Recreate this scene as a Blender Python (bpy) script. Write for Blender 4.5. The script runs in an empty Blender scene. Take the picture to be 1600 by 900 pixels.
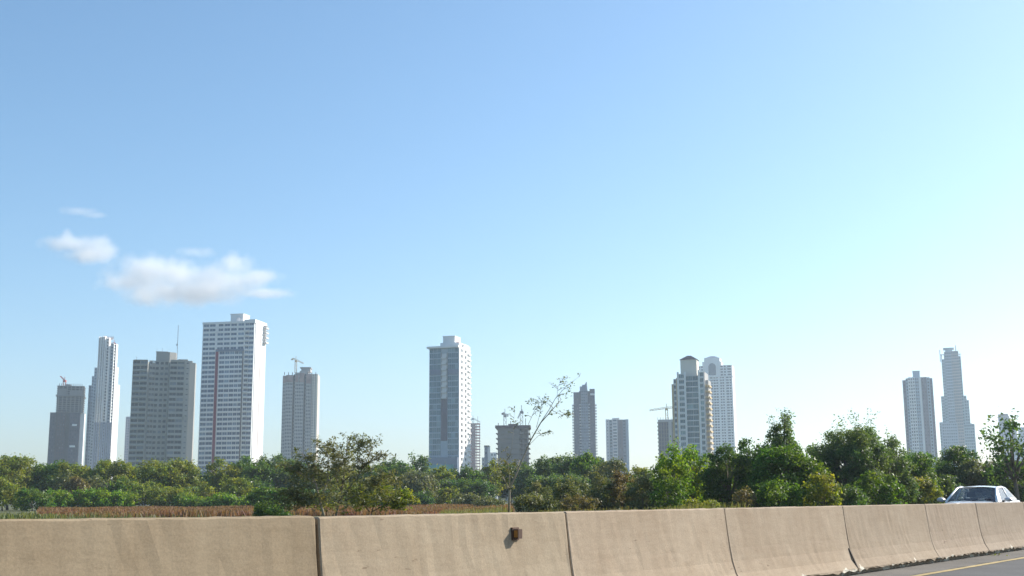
import bpy, math, random
import numpy as np
from mathutils import Vector, Matrix
R = math.radians
sc = bpy.context.scene
C = sc.collection
# ------------------------------------------------------------------ camera, sky, sun, exposure
EYE = Vector((0, 0, 1.15))
FPX = 1850.0                                    # focal length in pixels of a 1600 px wide frame
PITCH, ROLL = math.atan(332 / FPX), 0.0070
cd = bpy.data.cameras.new('camera'); cam = bpy.data.objects.new('camera', cd); C.objects.link(cam)
cd.sensor_width = 36; cd.lens = 36 * FPX / 1600; cd.clip_start = 0.1; cd.clip_end = 20000
M = Matrix.Rotation(math.pi / 2 + PITCH, 4, 'X') @ Matrix.Rotation(-ROLL, 4, 'Z')
cam.matrix_world = Matrix.Translation(EYE) @ M
sc.camera = cam
SUN_AZ, SUN_EL = R(61), R(33)                  # azimuth to the right of the view direction (+Y)
w = bpy.data.worlds.new('World'); sc.world = w; w.use_nodes = True
wn, wl = w.node_tree.nodes, w.node_tree.links
bg = wn['Background']; bg.inputs[1].default_value = 0.103
sky = wn.new('ShaderNodeTexSky'); sky.sky_type = 'NISHITA'; sky.sun_disc = False
sky.sun_elevation = SUN_EL; sky.sun_rotation = SUN_AZ
sky.altitude = 0; sky.air_density = 1.0; sky.dust_density = 0.9; sky.ozone_density = 4.0
hsv = wn.new('ShaderNodeHueSaturation'); hsv.inputs['Saturation'].default_value = 1.07; hsv.inputs['Hue'].default_value = 0.4915
wl.new(sky.outputs[0], hsv.inputs['Color']); wl.new(hsv.outputs[0], bg.inputs[0])
sd = bpy.data.lights.new('sun', 'SUN'); sun = bpy.data.objects.new('sun', sd); C.objects.link(sun)
sd.energy = 4.4; sd.angle = R(0.5); sd.color = (1, .93, .82)
sdir = Vector((math.sin(SUN_AZ) * math.cos(SUN_EL), math.cos(SUN_AZ) * math.cos(SUN_EL), math.sin(SUN_EL)))
sun.rotation_euler = sdir.to_track_quat('Z', 'Y').to_euler()
sun.location = (40, 20, 60)
vs = sc.view_settings; vs.view_transform = 'Standard'; vs.look = 'None'; vs.gamma = 1; vs.exposure = 0.85
sc.cycles.max_bounces = 18; sc.cycles.volume_bounces = 16; sc.cycles.diffuse_bounces = 4
sc.cycles.transparent_max_bounces = 12; sc.cycles.use_denoising = True
sc.cycles.sample_clamp_indirect = 6
HAZE = 0.00019

# ------------------------------------------------------------------ helpers
def at(px, py, Y):
    """world point at depth Y seen at photograph pixel px, py"""
    d = M.to_3x3() @ Vector(((px - 800) / FPX, (450 - py) / FPX, -1))
    return EYE + d * (Y / d.y)

def put(name, me, mats, parent=None, loc=None, rz=0):
    o = bpy.data.objects.new(name, me)
    if mats is not None:
        for m in (mats if isinstance(mats, (list, tuple)) else [mats]): me.materials.append(m)
    C.objects.link(o); o.parent = parent
    if loc is not None: o.location = loc
    if rz: o.rotation_euler.z = rz
    return o

def tag(o, label=None, cat=None, group=None, kind=None):
    if label: o['label'] = label
    if cat: o['category'] = cat
    if group: o['group'] = group
    if kind: o['kind'] = kind
    return o

def empty(name, loc, rz=0, **k):
    o = bpy.data.objects.new(name, None); C.objects.link(o); o.empty_display_size = .5
    o.location = loc; o.rotation_euler.z = rz
    return tag(o, **k)

class MB:
    """collects shapes, links them as ONE mesh"""
    def __init__(s): s.v, s.f, s.m, s.cur = [], [], [], 0
    def mat(s, i): s.cur = i; return s
    def add(s, vs, fs):
        n = len(s.v); s.v += [tuple(p) for p in vs]
        for f in fs: s.f.append(tuple(n + i for i in f)); s.m.append(s.cur)
    def box(s, x0, x1, y0, y1, z0, z1):
        s.add([(x, y, z) for z in (z0, z1) for x, y in ((x0, y0), (x1, y0), (x1, y1), (x0, y1))],
              [(3, 2, 1, 0), (4, 5, 6, 7), (0, 1, 5, 4), (1, 2, 6, 5), (2, 3, 7, 6), (3, 0, 4, 7)])
    def prism(s, poly, z0, z1, top=None):
        n = len(poly); top = top or poly
        s.add([(x, y, z0) for x, y in poly] + [(x, y, z1) for x, y in top],
              [tuple(range(n - 1, -1, -1)), tuple(range(n, 2 * n))] + [(i, (i + 1) % n, n + (i + 1) % n, n + i) for i in range(n)])
    def bar(s, a, b, w, h=None):
        a, b = Vector(a), Vector(b); d = (b - a).normalized(); h = h or w
        u = d.cross(Vector((0, 0, 1)));  u = u.normalized() if u.length > 1e-4 else Vector((1, 0, 0))
        v = u.cross(d)
        q = [(-1, -1), (1, -1), (1, 1), (-1, 1)]
        s.add([p + u * (i * w / 2) + v * (j * h / 2) for p in (a, b) for i, j in q],
              [(0, 1, 2, 3), (7, 6, 5, 4)] + [(i, i + 4, (i + 1) % 4 + 4, (i + 1) % 4) for i in range(4)])
    def tube(s, pts, rs, n=6):
        pts = [Vector(p) for p in pts]; V = []; F = []
        for k, p in enumerate(pts):
            d = (pts[min(k + 1, len(pts) - 1)] - pts[max(k - 1, 0)])
            d = d.normalized() if d.length > 1e-6 else Vector((0, 0, 1))
            u = d.cross(Vector((.3, .9, .1))).normalized(); v = d.cross(u)
            for i in range(n):
                a = 2 * math.pi * i / n
                V.append(p + (u * math.cos(a) + v * math.sin(a)) * rs[k])
            if k:
                for i in range(n):
                    F.append(((k - 1) * n + i, (k - 1) * n + (i + 1) % n, k * n + (i + 1) % n, k * n + i))
        F.append(tuple(range(n - 1, -1, -1))); F.append(tuple((len(pts) - 1) * n + i for i in range(n)))
        s.add(V, F)
    def obox(s, p, d, n, u0, u1, v0, v1, z0, z1):
        """box in a facade frame: p origin, d along, n outward (2-D)"""
        q = []
        for z in (z0, z1):
            for u, v in ((u0, v1), (u1, v1), (u1, v0), (u0, v0)):
                q.append((p[0] + d[0] * u + n[0] * v, p[1] + d[1] * u + n[1] * v, z))
        s.add(q, [(3, 2, 1, 0), (4, 5, 6, 7), (0, 1, 5, 4), (1, 2, 6, 5), (2, 3, 7, 6), (3, 0, 4, 7)])
    def mesh(s, name):
        me = bpy.data.meshes.new(name); me.from_pydata(s.v, [], s.f)
        if any(s.m): me.polygons.foreach_set('material_index', s.m)
        me.update(); return me
    def build(s, name, mats, parent=None, loc=None, rz=0, smooth=False):
        me = s.mesh(name)
        if smooth: me.polygons.foreach_set('use_smooth', [True] * len(me.polygons))
        return put(name, me, mats, parent, loc, rz)

# ------------------------------------------------------------------ materials
def mat(name):
    m = bpy.data.materials.new(name); m.use_nodes = True
    return m, m.node_tree.nodes, m.node_tree.links, m.node_tree.nodes['Principled BSDF']
def surf(name, col, rough=.8, var=.12, scale=.3, spec=.3, metal=0, bump=0, col2=None, coords='Object'):
    """plain painted or cast surface with a little uneven wear"""
    m, n, l, b = mat(name)
    tc = n.new('ShaderNodeTexCoord'); no = n.new('ShaderNodeTexNoise'); no.inputs['Scale'].default_value = scale
    no.inputs['Detail'].default_value = 6; l.new(tc.outputs[coords], no.inputs['Vector'])
    rp = n.new('ShaderNodeValToRGB'); l.new(no.outputs['Fac'], rp.inputs[0])
    c2 = col2 or [c * (1 + var) for c in col]; c1 = [c * (1 - var) for c in col]
    rp.color_ramp.elements[0].position = .3; rp.color_ramp.elements[1].position = .7
    rp.color_ramp.elements[0].color = (*c1, 1); rp.color_ramp.elements[1].color = (*c2, 1)
    l.new(rp.outputs[0], b.inputs['Base Color'])
    b.inputs['Roughness'].default_value = rough; b.inputs['Specular IOR Level'].default_value = spec
    b.inputs['Metallic'].default_value = metal
    if bump:
        bp = n.new('ShaderNodeBump'); bp.inputs['Strength'].default_value = bump; bp.inputs['Distance'].default_value = .01
        l.new(no.outputs['Fac'], bp.inputs['Height']); l.new(bp.outputs[0], b.inputs['Normal'])
    return m
def glassy(name, col, light=None, rough=.12, by='object'):
    """far window glass: dark room behind a shiny pane, some with pale curtains"""
    m, n, l, b = mat(name)
    mix = n.new('ShaderNodeMix'); mix.data_type = 'RGBA'
    mix.inputs[6].default_value = (*col, 1); mix.inputs[7].default_value = (*(light or [c * 2.2 + .02 for c in col]), 1)
    if by == 'object': rnd = n.new('ShaderNodeObjectInfo').outputs['Random']
    else: rnd = n.new('ShaderNodeNewGeometry').outputs['Random Per Island']
    p = n.new('ShaderNodeMath'); p.operation = 'POWER'; p.inputs[1].default_value = 5; l.new(rnd, p.inputs[0])
    l.new(p.outputs[0], mix.inputs[0]); l.new(mix.outputs[2], b.inputs['Base Color'])
    b.inputs['Roughness'].default_value = rough; b.inputs['Specular IOR Level'].default_value = .38
    return m
def leafmat(name, c1, c2, tr=.35, rough=.5):
    m, n, l, b = mat(name)
    g = n.new('ShaderNodeNewGeometry'); mix = n.new('ShaderNodeMix'); mix.data_type = 'RGBA'
    mix.inputs[6].default_value = (*c1, 1); mix.inputs[7].default_value = (*c2, 1)
    l.new(g.outputs['Random Per Island'], mix.inputs[0])
    tc = n.new('ShaderNodeTexCoord'); no = n.new('ShaderNodeTexNoise'); no.inputs['Scale'].default_value = .55; no.inputs['Detail'].default_value = 2
    l.new(tc.outputs['Object'], no.inputs['Vector'])
    hs = n.new('ShaderNodeHueSaturation'); l.new(mix.outputs[2], hs.inputs['Color'])
    mr = n.new('ShaderNodeMapRange'); mr.inputs[1].default_value = .3; mr.inputs[2].default_value = .7
    mr.inputs[3].default_value = .46; mr.inputs[4].default_value = .53; l.new(no.outputs['Fac'], mr.inputs[0]); l.new(mr.outputs[0], hs.inputs['Hue'])
    l.new(hs.outputs[0], b.inputs['Base Color']); b.inputs['Roughness'].default_value = rough; b.inputs['Specular IOR Level'].default_value = .35
    t = n.new('ShaderNodeBsdfTranslucent'); gm = n.new('ShaderNodeMix'); gm.data_type = 'RGBA'; gm.blend_type = 'MULTIPLY'; gm.inputs[0].default_value = 1
    gm.inputs[7].default_value = (1.6, 1.5, .6, 1); l.new(hs.outputs[0], gm.inputs[6]); l.new(gm.outputs[2], t.inputs['Color'])
    ms = n.new('ShaderNodeMixShader'); ms.inputs[0].default_value = tr
    l.new(b.outputs[0], ms.inputs[1]); l.new(t.outputs[0], ms.inputs[2]); l.new(ms.outputs[0], n['Material Output'].inputs['Surface'])
    return m

def barrier_mat():
    m, n, l, b = mat('cast concrete')
    tc = n.new('ShaderNodeTexCoord'); oi = n.new('ShaderNodeObjectInfo')
    off = n.new('ShaderNodeVectorMath'); off.operation = 'ADD'
    cx = n.new('ShaderNodeCombineXYZ'); mu = n.new('ShaderNodeMath'); mu.operation = 'MULTIPLY'; mu.inputs[1].default_value = 37
    l.new(oi.outputs['Random'], mu.inputs[0]); l.new(mu.outputs[0], cx.inputs[0]); l.new(tc.outputs['Object'], off.inputs[0]); l.new(cx.outputs[0], off.inputs[1])
    def noise(sx, sy, sz, det=6, rough=.6):
        mp = n.new('ShaderNodeMapping'); mp.inputs['Scale'].default_value = (sx, sy, sz); l.new(off.outputs[0], mp.inputs[0])
        no = n.new('ShaderNodeTexNoise'); no.inputs['Scale'].default_value = 1; no.inputs['Detail'].default_value = det; no.inputs['Roughness'].default_value = rough
        l.new(mp.outputs[0], no.inputs['Vector']); return no.outputs['Fac']
    def ramp(src, p0, p1, c0, c1):
        r = n.new('ShaderNodeValToRGB'); e = r.color_ramp.elements; e[0].position = p0; e[1].position = p1
        e[0].color = (*c0, 1); e[1].color = (*c1, 1); l.new(src, r.inputs[0]); return r.outputs[0]
    def mul(a, bb, f=1.0):
        x = n.new('ShaderNodeMix'); x.data_type = 'RGBA'; x.blend_type = 'MULTIPLY'; x.inputs[0].default_value = f
        l.new(a, x.inputs[6]); l.new(bb, x.inputs[7]); return x.outputs[2]
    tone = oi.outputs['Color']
    base = ramp(noise(1.1, 1.1, 1.4, 4), .32, .7, (.333, .264, .190), (.398, .329, .248))
    grain = ramp(noise(60, 60, 60, 3), .3, .7, (.86, .86, .86), (1.06, 1.06, 1.06))
    streak = ramp(noise(2.2, 2.2, 16, 5, .7), .28, .56, (.91, .90, .89), (1.015, 1.015, 1.015))    # dragged horizontal scuffs
    runs = ramp(noise(5.5, 5.5, .35, 4), .30, .62, (.93, .92, .91), (1.015, 1.015, 1.01))         # vertical water stains
    fl = n.new('ShaderNodeMath'); fl.operation = 'MULTIPLY_ADD'; fl.inputs[1].default_value = .55; l.new(noise(.8, .8, 1.2, 2), fl.inputs[0]); l.new(noise(6, 6, 30, 3, .55), fl.inputs[2])
    chips = ramp(fl.outputs[0], .50, .545, (.66, .62, .60), (1, 1, 1))                # small dark pits, longer than tall
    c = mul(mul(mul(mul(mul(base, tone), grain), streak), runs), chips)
    # dirt band along the top and splash near the foot, by height on the block itself
    sp = n.new('ShaderNodeSeparateXYZ'); l.new(tc.outputs['Object'], sp.inputs[0])
    h = n.new('ShaderNodeMath'); h.operation = 'ADD'; hn = n.new('ShaderNodeMath'); hn.operation = 'MULTIPLY'; hn.inputs[1].default_value = .22
    l.new(noise(3, 3, 3), hn.inputs[0]); l.new(sp.outputs[2], h.inputs[0]); l.new(hn.outputs[0], h.inputs[1])
    c = mul(c, ramp(h.outputs[0], 1.03, 1.13, (1, 1, 1), (.74, .69, .66)))
    # pale repair mortar smeared at the foot
    zz = n.new('ShaderNodeMapRange'); zz.inputs[1].default_value = .08; zz.inputs[2].default_value = .24; zz.inputs[3].default_value = .30; zz.inputs[4].default_value = -.1
    l.new(sp.outputs[2], zz.inputs[0]); pa = n.new('ShaderNodeMath'); pa.operation = 'ADD'
    l.new(noise(2.6, 2.6, 3.5, 4), pa.inputs[0]); l.new(zz.outputs[0], pa.inputs[1])
    mk = ramp(pa.outputs[0], .84, .88, (0, 0, 0), (1, 1, 1))
    x = n.new('ShaderNodeMix'); x.data_type = 'RGBA'; l.new(mk, x.inputs[0]); l.new(c, x.inputs[6]); x.inputs[7].default_value = (.62, .58, .48, 1)
    l.new(x.outputs[2], b.inputs['Base Color']); b.inputs['Roughness'].default_value = .9; b.inputs['Specular IOR Level'].default_value = .2
    bp = n.new('ShaderNodeBump'); bp.inputs['Strength'].default_value = .35; bp.inputs['Distance'].default_value = .008
    l.new(noise(14, 14, 26, 8, .65), bp.inputs['Height']); l.new(bp.outputs[0], b.inputs['Normal'])
    return m

def asphalt_mat(name, c1, c2):
    m, n, l, b = mat(name)
    tc = n.new('ShaderNodeTexCoord')
    a = n.new('ShaderNodeTexNoise'); a.inputs['Scale'].default_value = .8; a.inputs['Detail'].default_value = 8
    g = n.new('ShaderNodeTexNoise'); g.inputs['Scale'].default_value = 55; g.inputs['Detail'].default_value = 3
    l.new(tc.outputs['Object'], a.inputs['Vector']); l.new(tc.outputs['Object'], g.inputs['Vector'])
    r = n.new('ShaderNodeValToRGB'); r.color_ramp.elements[0].position = .3; r.color_ramp.elements[1].position = .7
    r.color_ramp.elements[0].color = (*c1, 1); r.color_ramp.elements[1].color = (*c2, 1); l.new(a.outputs['Fac'], r.inputs[0])
    r2 = n.new('ShaderNodeValToRGB'); r2.color_ramp.elements[0].position = .3; r2.color_ramp.elements[1].position = .75
    r2.color_ramp.elements[0].color = (.7, .7, .7, 1); r2.color_ramp.elements[1].color = (1.25, 1.25, 1.25, 1); l.new(g.outputs['Fac'], r2.inputs[0])
    x = n.new('ShaderNodeMix'); x.data_type = 'RGBA'; x.blend_type = 'MULTIPLY'; x.inputs[0].default_value = 1
    l.new(r.outputs[0], x.inputs[6]); l.new(r2.outputs[0], x.inputs[7]); l.new(x.outputs[2], b.inputs['Base Color'])
    bp = n.new('ShaderNodeBump'); bp.inputs['Strength'].default_value = .5; bp.inputs['Distance'].default_value = .008
    l.new(g.outputs['Fac'], bp.inputs['Height']); l.new(bp.outputs[0], b.inputs['Normal'])
    b.inputs['Roughness'].default_value = .85; b.inputs['Specular IOR Level'].default_value = .3
    return m

MT = dict(
    concrete=barrier_mat(),
    asphalt=asphalt_mat('asphalt', (.070, .069, .068), (.10, .099, .096)),
    gutter=asphalt_mat('gritty shoulder', (.10, .092, .082), (.17, .155, .135)),
    line=surf('worn yellow paint', (.40, .30, .13), .7, .3, 6),
    white_line=surf('worn white paint', (.6, .6, .58), .7, .2, 6),
    earth=surf('dry earth under thin grass', (.115, .098, .05), .95, .3, .25, col2=(.10, .12, .04)),
    brown_grass=leafmat('dry red brown grass', (.17, .095, .052), (.25, .155, .085), .3, .7),
    straw_grass=leafmat('straw grass', (.24, .22, .075), (.16, .18, .06), .3, .7),
    bark=surf('grey brown bark', (.16, .13, .10), .9, .3, 4),
    pale_bark=surf('pale bark', (.30, .26, .20), .9, .25, 5),
    rubber=surf('black rubber', (.02, .02, .022), .8, .1, 8),
    metal=surf('galvanised steel', (.42, .43, .45), .45, .15, 3, .5, .6),
    rust=surf('rusty brown paint', (.10, .058, .042), .7, .25, 12),
    crane_red=surf('red crane paint', (.42, .08, .06), .6, .15, .5),
    crane_yellow=surf('pale yellow crane paint', (.52, .36, .16), .6, .15, .5),
    crane_grey=surf('grey crane paint', (.30, .30, .31), .6, .15, .5),
)

# ------------------------------------------------------------------ the setting: ground, carriageways, verge
DV = Vector((.592, .806)).normalized(); NV = Vector((-DV.y, DV.x)); RANG = math.atan2(DV.y, DV.x)
def rp(t, n, z=0.0): return Vector((DV.x * t + NV.x * n, DV.y * t + NV.y * n, z))
def strip(name, n0, n1, z, m, t0=-60, t1=420, label=None, jag=0.0, seg=1, fall=0.0):
    b = MB(); rnd = random.Random(name)
    ts = [t0 + (t1 - t0) * i / seg for i in range(seg + 1)]
    js = [rnd.uniform(-jag, jag) for _ in ts]
    for i in range(seg):
        b.add([rp(ts[i], n0 + js[i], z + fall * (n0 + js[i])), rp(ts[i + 1], n0 + js[i + 1], z + fall * (n0 + js[i + 1])), rp(ts[i + 1], n1, z + fall * n1), rp(ts[i], n1, z + fall * n1)], [(0, 1, 2, 3)])
    return tag(b.build(name, m), kind='structure', label=label)
b = MB(); b.add([(-2400, -300, -.03), (2400, -300, -.03), (2400, 2400, -.03), (-2400, 2400, -.03)], [(0, 1, 2, 3)])
tag(b.build('ground', MT['earth']), kind='structure')
FALL = .0095                                   # the road leans up towards the median
strip('road', -1.5, 6.9, 0, MT['asphalt'], fall=FALL)
strip('road_shoulder', 5.72, 6.86, .004, MT['gutter'], t0=0, t1=60, jag=.035, seg=170, fall=FALL)
strip('road_edge_line', 5.56, 5.68, .005, MT['line'], jag=.008, seg=300, t0=-20, t1=120, fall=FALL)
strip('opposite_road', 6.95, 20.2, .02, MT['asphalt'])
strip('opposite_road_edge_line', 19.3, 19.42, .025, MT['white_line'])
strip('opposite_road_median_line', 7.9, 8.02, .025, MT['line'])

# ------------------------------------------------------------------ concrete median barrier, one precast block after another
PITCHB = 3.63; T0 = 6.41
JT = {k: T0 + k * PITCHB for k in range(-4, 24)}          # joint stations along the barrier; the visible blocks are not quite alike
JT.update({1: 9.76, 2: 13.20, 3: 17.02, 4: 20.82, 5: 23.90})
for k in range(6, 24): JT[k] = 23.90 + (k - 5) * PITCHB
labels = {-3: 'concrete barrier block far down the road to the left', -2: 'concrete barrier block beside the road before the long left one',
          -1: 'long tan concrete barrier block at the far left, dirty along its top edge',
          0: 'tan concrete barrier block with the small brown reflector on its face',
          1: 'scuffed tan concrete barrier block just right of the block with the reflector',
          2: 'tan concrete barrier block ending at the dark wedge shaped spall by the road shoulder',
          3: 'narrow looking tan barrier block between the dark wedge spall and the faint pale joint',
          4: 'tan barrier block with pale mortar patches, directly in front of the white car bonnet',
          6: 'tan barrier block just past the right edge of the picture', 7: 'second tan barrier block past the right edge of the picture', 8: 'last and farthest tan barrier block on the right',
          5: 'tan barrier block right of the sharp dark joint under the white sedan windscreen',
          }
gaps = {-1: .038, 0: .022, 1: .016, 2: .006, 3: .004, 4: .024, 5: .016}
prof = [(0.16, 1.025), (0.145, 1.04), (0.015, 1.04), (0.0, 1.028), (-.026, .76), (-.050, .54), (-.075, .38), (-.118, .23), (-.185, .105), (-.19, .078), (-.07, .074), (-.07, 0.0),
        (.26, 0), (.26, .074), (.395, .078), (.395, .105), (.315, .26), (.222, .43), (.192, .72)]
def barrier_block(k):
    rnd = random.Random(k * 7 + 3); L = JT[k + 1] - JT[k]; g0 = gaps.get(k - 1, .02) / 2; g1 = gaps.get(k, .02) / 2
    root = empty('concrete_barrier', rp(JT[k], 6.54, .058), RANG, label=labels.get(k, 'tan concrete barrier block receding along the median past the right edge of the picture'), cat='barrier', group='precast concrete blocks of the median barrier')
    b = MB(); n = len(prof); S = 36; xs = [g0, g0 + .012] + [g0 + .05 + (L - g0 - g1 - .1) * i / S for i in range(S + 1)] + [L - g1 - .012, L - g1]
    V = []
    for i, x in enumerate(xs):
        e = 1 if i in (0, len(xs) - 1) else 0
        for j, (y, z) in enumerate(prof):
            jy = rnd.gauss(0, .0016) if 2 < j < 10 else 0; jz = rnd.gauss(0, .0022) if j < 4 else 0
            if 9 <= j <= 10: jz += rnd.gauss(0, .011); jy += abs(rnd.gauss(0, .008)) if j == 9 else 0
            cy = y + (.08 - y) * .06 * e; cz = z * .944 - (.012 if z > .9 else 0) * e
            V.append((x, cy + jy, cz + jz))
    F = []
    for i in range(len(xs) - 1):
        for j in range(n):
            F.append((i * n + j, i * n + (j + 1) % n, (i + 1) * n + (j + 1) % n, (i + 1) * n + j))
    F.append(tuple(range(n - 1, -1, -1))); F.append(tuple((len(xs) - 1) * n + j for j in range(n)))
    b.add(V, F)
    bo = b.build('concrete_body', MT['concrete'], root)
    bo.color = (*{-1: (.80, .775, .70), 0: (1.0, .985, .94), 1: (1.08, 1.05, 1.03), 2: (1.0, .97, .95), 3: (.92, .90, .89), 4: (.90, .88, .89), 5: (.86, .85, .87)}.get(k, (.95, .93, .92)), 1)  # block tints; the left one has lens and light falloff painted in
    f = MB(); f.box(L - .03, L + .03, .02, .14, .0, .92); f.box(L - .03, L + .03, -.02, .18, .0, .4)
    f.build('joint_filler', MT['filler'], root)
    return root
MT['filler'] = surf('dark joint filler', (.055, .045, .038), .9, .3, 9)
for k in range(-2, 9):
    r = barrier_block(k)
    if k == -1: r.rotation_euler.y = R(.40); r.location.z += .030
    if k == 0:
        # brown box reflector on the face: mounting plate, housing, lens
        u = 2.48
        hb = MB(); hb.prism([(u - .035, -.022), (u + .035, -.022), (u + .03, -.085), (u - .03, -.085)][::-1], .80, .885)
        h = hb.build('reflector', MT['rust'], r, (0, 0, -.05)); h['label'] = 'small brown box reflector'
        pl = MB(); pl.box(u - .05, u + .05, -.034, -.010, .785, .90); pl.build('mounting_plate', MT['rust'], h)
        ln = MB(); ln.box(u - .038, u - .034, -.080, -.04, .812, .874); ln.build('lens', surf('amber lens', (.35, .16, .04), .3, .1, 9), h)
# dark wedge spall at the joint between blocks 2 and 3: a chipped pocket filled with dirt
root2 = [o for o in C.objects if o.name.startswith('concrete_barrier') and o.type == 'EMPTY'][4]
V = []
LW = JT[3] - JT[2]
for x, z in ((-.055, .38), (-.03, .38), (.012, .10), (-.03, .11)):
    for dy in (.010, -.006):
        y = -.075 if z > .3 else -.180
        V.append((LW + x, y + dy, z))
wb = MB(); wb.add(V, [(1, 3, 5, 7), (0, 6, 4, 2), (0, 2, 3, 1), (2, 4, 5, 3), (4, 6, 7, 5), (6, 0, 1, 7)])
s_ = wb.build('spall', MT['filler'], root2); s_['label'] = 'dark broken wedge at the joint'

# ------------------------------------------------------------------ towers
def hpx(Y): return Y / FPX
class Tower:
    def __init__(s, name, label, x0, x1, ytop, Y, theta=0, cat='tower', ybase=720, group=None):
        s.Y = Y; s.m = Y / FPX; xc = (x0 + x1) / 2 + (10 / s.m * math.sin(R(theta)) if theta > 15 else 0)   # a turned block: its front face lies left of its middle
        p = at(xc, ybase, Y); s.H = at(xc, ytop, Y).z
        s.alpha = math.atan2(p.x, Y); s.rz = -s.alpha - R(theta); s.th = R(theta)
        s.W = (x1 - x0) * s.m / math.cos(s.alpha)
        s.root = empty(name, (p.x, Y, 0), s.rz, label=label, cat=cat, group=group); s.loc = (p.x, Y)
    def z(s, px, py): return at(px, py, s.Y).z
    def part(s, b, name, mats, label=None, kind=None, parent=None):
        o = b.build(name, mats, parent or s.root)
        if label: o['label'] = label
        if kind: o['kind'] = kind
        return o

_wm = {}
def window_mesh(w, h, gl, fr, mull=1):
    k = (round(w, 2), round(h, 2), gl.name, fr.name if fr else '', mull)
    if k not in _wm:
        b = MB(); b.box(-w / 2, w / 2, -.05, .03, 0, h)
        if fr:
            b.mat(1)
            for i in range(mull):
                u = -w / 2 + w * (i + 1) / (mull + 1); b.box(u - .05, u + .05, -.10, -.055, .0, h)
            b.box(-w / 2, w / 2, -.10, -.053, -.0, .12)
        me = b.mesh('window'); me.materials.append(gl)
        if fr: me.materials.append(fr)
        _wm[k] = me
    return _wm[k]
def facade(T, wall, p0, p1, z0, z1, nf, bays, gl, fr=None, depth=.35, sill=.34, head=.84, single=True, joined=None, zmin=0, mull=1, wname='window', piers=True, band=True, skip=None):
    """lattice of floor bands and piers standing proud of the core between p0 and p1; windows set back in it. bays = [(u0, u1)...] as fractions"""
    p0, p1 = Vector(p0), Vector(p1); d = (p1 - p0); L = d.length; d.normalize(); n = Vector((d.y, -d.x)); ang = math.atan2(d.y, d.x)
    fh = (z1 - z0) / nf
    bays = sorted((a * L, c * L) for a, c in bays)
    if band:
        for i in range(nf + 1):
            a = z0 + (i - 1 + head) * fh if i else z0
            c = z0 + (i + sill) * fh if i < nf else z1
            wall.obox(p0, d, n, 0, L, -.05, depth, a, c)
    if piers:
        u = 0.0
        for a, c in bays + [(L, L)]:
            if a - u > .05: wall.obox(p0, d, n, u + (.004 if u == 0 else 0), a - (.004 if a == L else 0), -.045, depth - .03, z0 + .01, z1 - .01)
            u = c
    for i in range(nf):
        zb = z0 + (i + sill) * fh; zh = z0 + (i + head) * fh
        if zh < zmin: continue
        for j, (a, c) in enumerate(bays):
            if skip and skip(i, j): continue
            if single:
                q = p0 + d * ((a + c) / 2) + n * .07
                o = bpy.data.objects.new(wname, window_mesh(c - a, zh - zb, gl, fr, mull)); C.objects.link(o)
                o.parent = T.root; o.location = (q.x, q.y, zb); o.rotation_euler.z = ang
            else:
                joined.obox(p0, d, n, a, c, -.04, .06, zb, zh)
    return fh
def even(n, a=0.04, b=.96, fill=.6):
    st = (b - a) / n
    return [(a + st * (i + (1 - fill) / 2), a + st * (i + (1 + fill) / 2)) for i in range(n)]
def rect(x0, x1, y0, y1): return [(x0, y0), (x1, y0), (x1, y1), (x0, y1)]
G = dict(
    sky=glassy('sky blue window glass', (.05, .09, .165), (.20, .28, .38)),
    aqua=glassy('aqua window glass', (.075, .155, .205), (.22, .34, .40)),
    aquaj=glassy('aqua far glass', (.09, .16, .21), (.2, .3, .36), by='island'),
    dark=glassy('dark window glass', (.018, .026, .04), (.16, .19, .23)),
    blue=glassy('blue grey window glass', (.03, .055, .10), (.20, .28, .36)),
    teal=glassy('teal window glass', (.035, .10, .13), (.22, .36, .38)),
    darkj=glassy('dark far glass', (.02, .03, .045), (.18, .2, .25), by='island'),
    bluej=glassy('blue far glass', (.04, .075, .12), (.22, .30, .38), by='island'),
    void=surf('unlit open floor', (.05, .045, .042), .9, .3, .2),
)
W = dict(
    white=surf('white painted render', (.74, .74, .73), .75, .05, .08),
    offwhite=surf('off white render', (.62, .62, .62), .75, .06, .08),
    beige=surf('grey beige render', (.34, .335, .31), .8, .08, .08),
    grey=surf('bare grey concrete', (.20, .195, .19), .85, .15, .1),
    palegrey=surf('pale grey concrete', (.38, .375, .37), .85, .1, .1),
    brown=surf('raw brown blockwork', (.075, .052, .055), .9, .2, .12),
    slateblue=surf('dark slate blue render', (.040, .052, .105), .7, .1, .1),
    aquaclad=surf('pale aqua cladding', (.30, .42, .47), .5, .06, .08),
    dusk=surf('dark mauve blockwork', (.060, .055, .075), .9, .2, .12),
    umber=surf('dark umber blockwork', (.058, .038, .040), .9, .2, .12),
    mauve=surf('mauve blue render', (.13, .125, .18), .8, .08, .08),
    cream=surf('cream render', (.66, .62, .54), .8, .05, .1),
    pink=surf('pale pink render', (.55, .46, .47), .8, .08, .08),
    maroon=surf('maroon painted strip', (.20, .010, .035), .6, .1, .1),
    gold=surf('golden tan cladding', (.58, .43, .22), .6, .1, .1),
    slate=surf('slate blue metal roof', (.022, .022, .045), .9, .1, .5),
    purple=surf('purple grey render', (.125, .115, .15), .8, .08, .08),
    bluegrey=surf('blue grey cladding', (.16, .205, .28), .5, .08, .08),
    paleblue=surf('pale blue grey cladding', (.33, .41, .48), .5, .06, .08),
    red=surf('red primer', (.30, .085, .08), .7, .15, .3),
    tealnet=surf('teal debris netting', (.09, .30, .30), .8, .15, .2),
)

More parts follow.
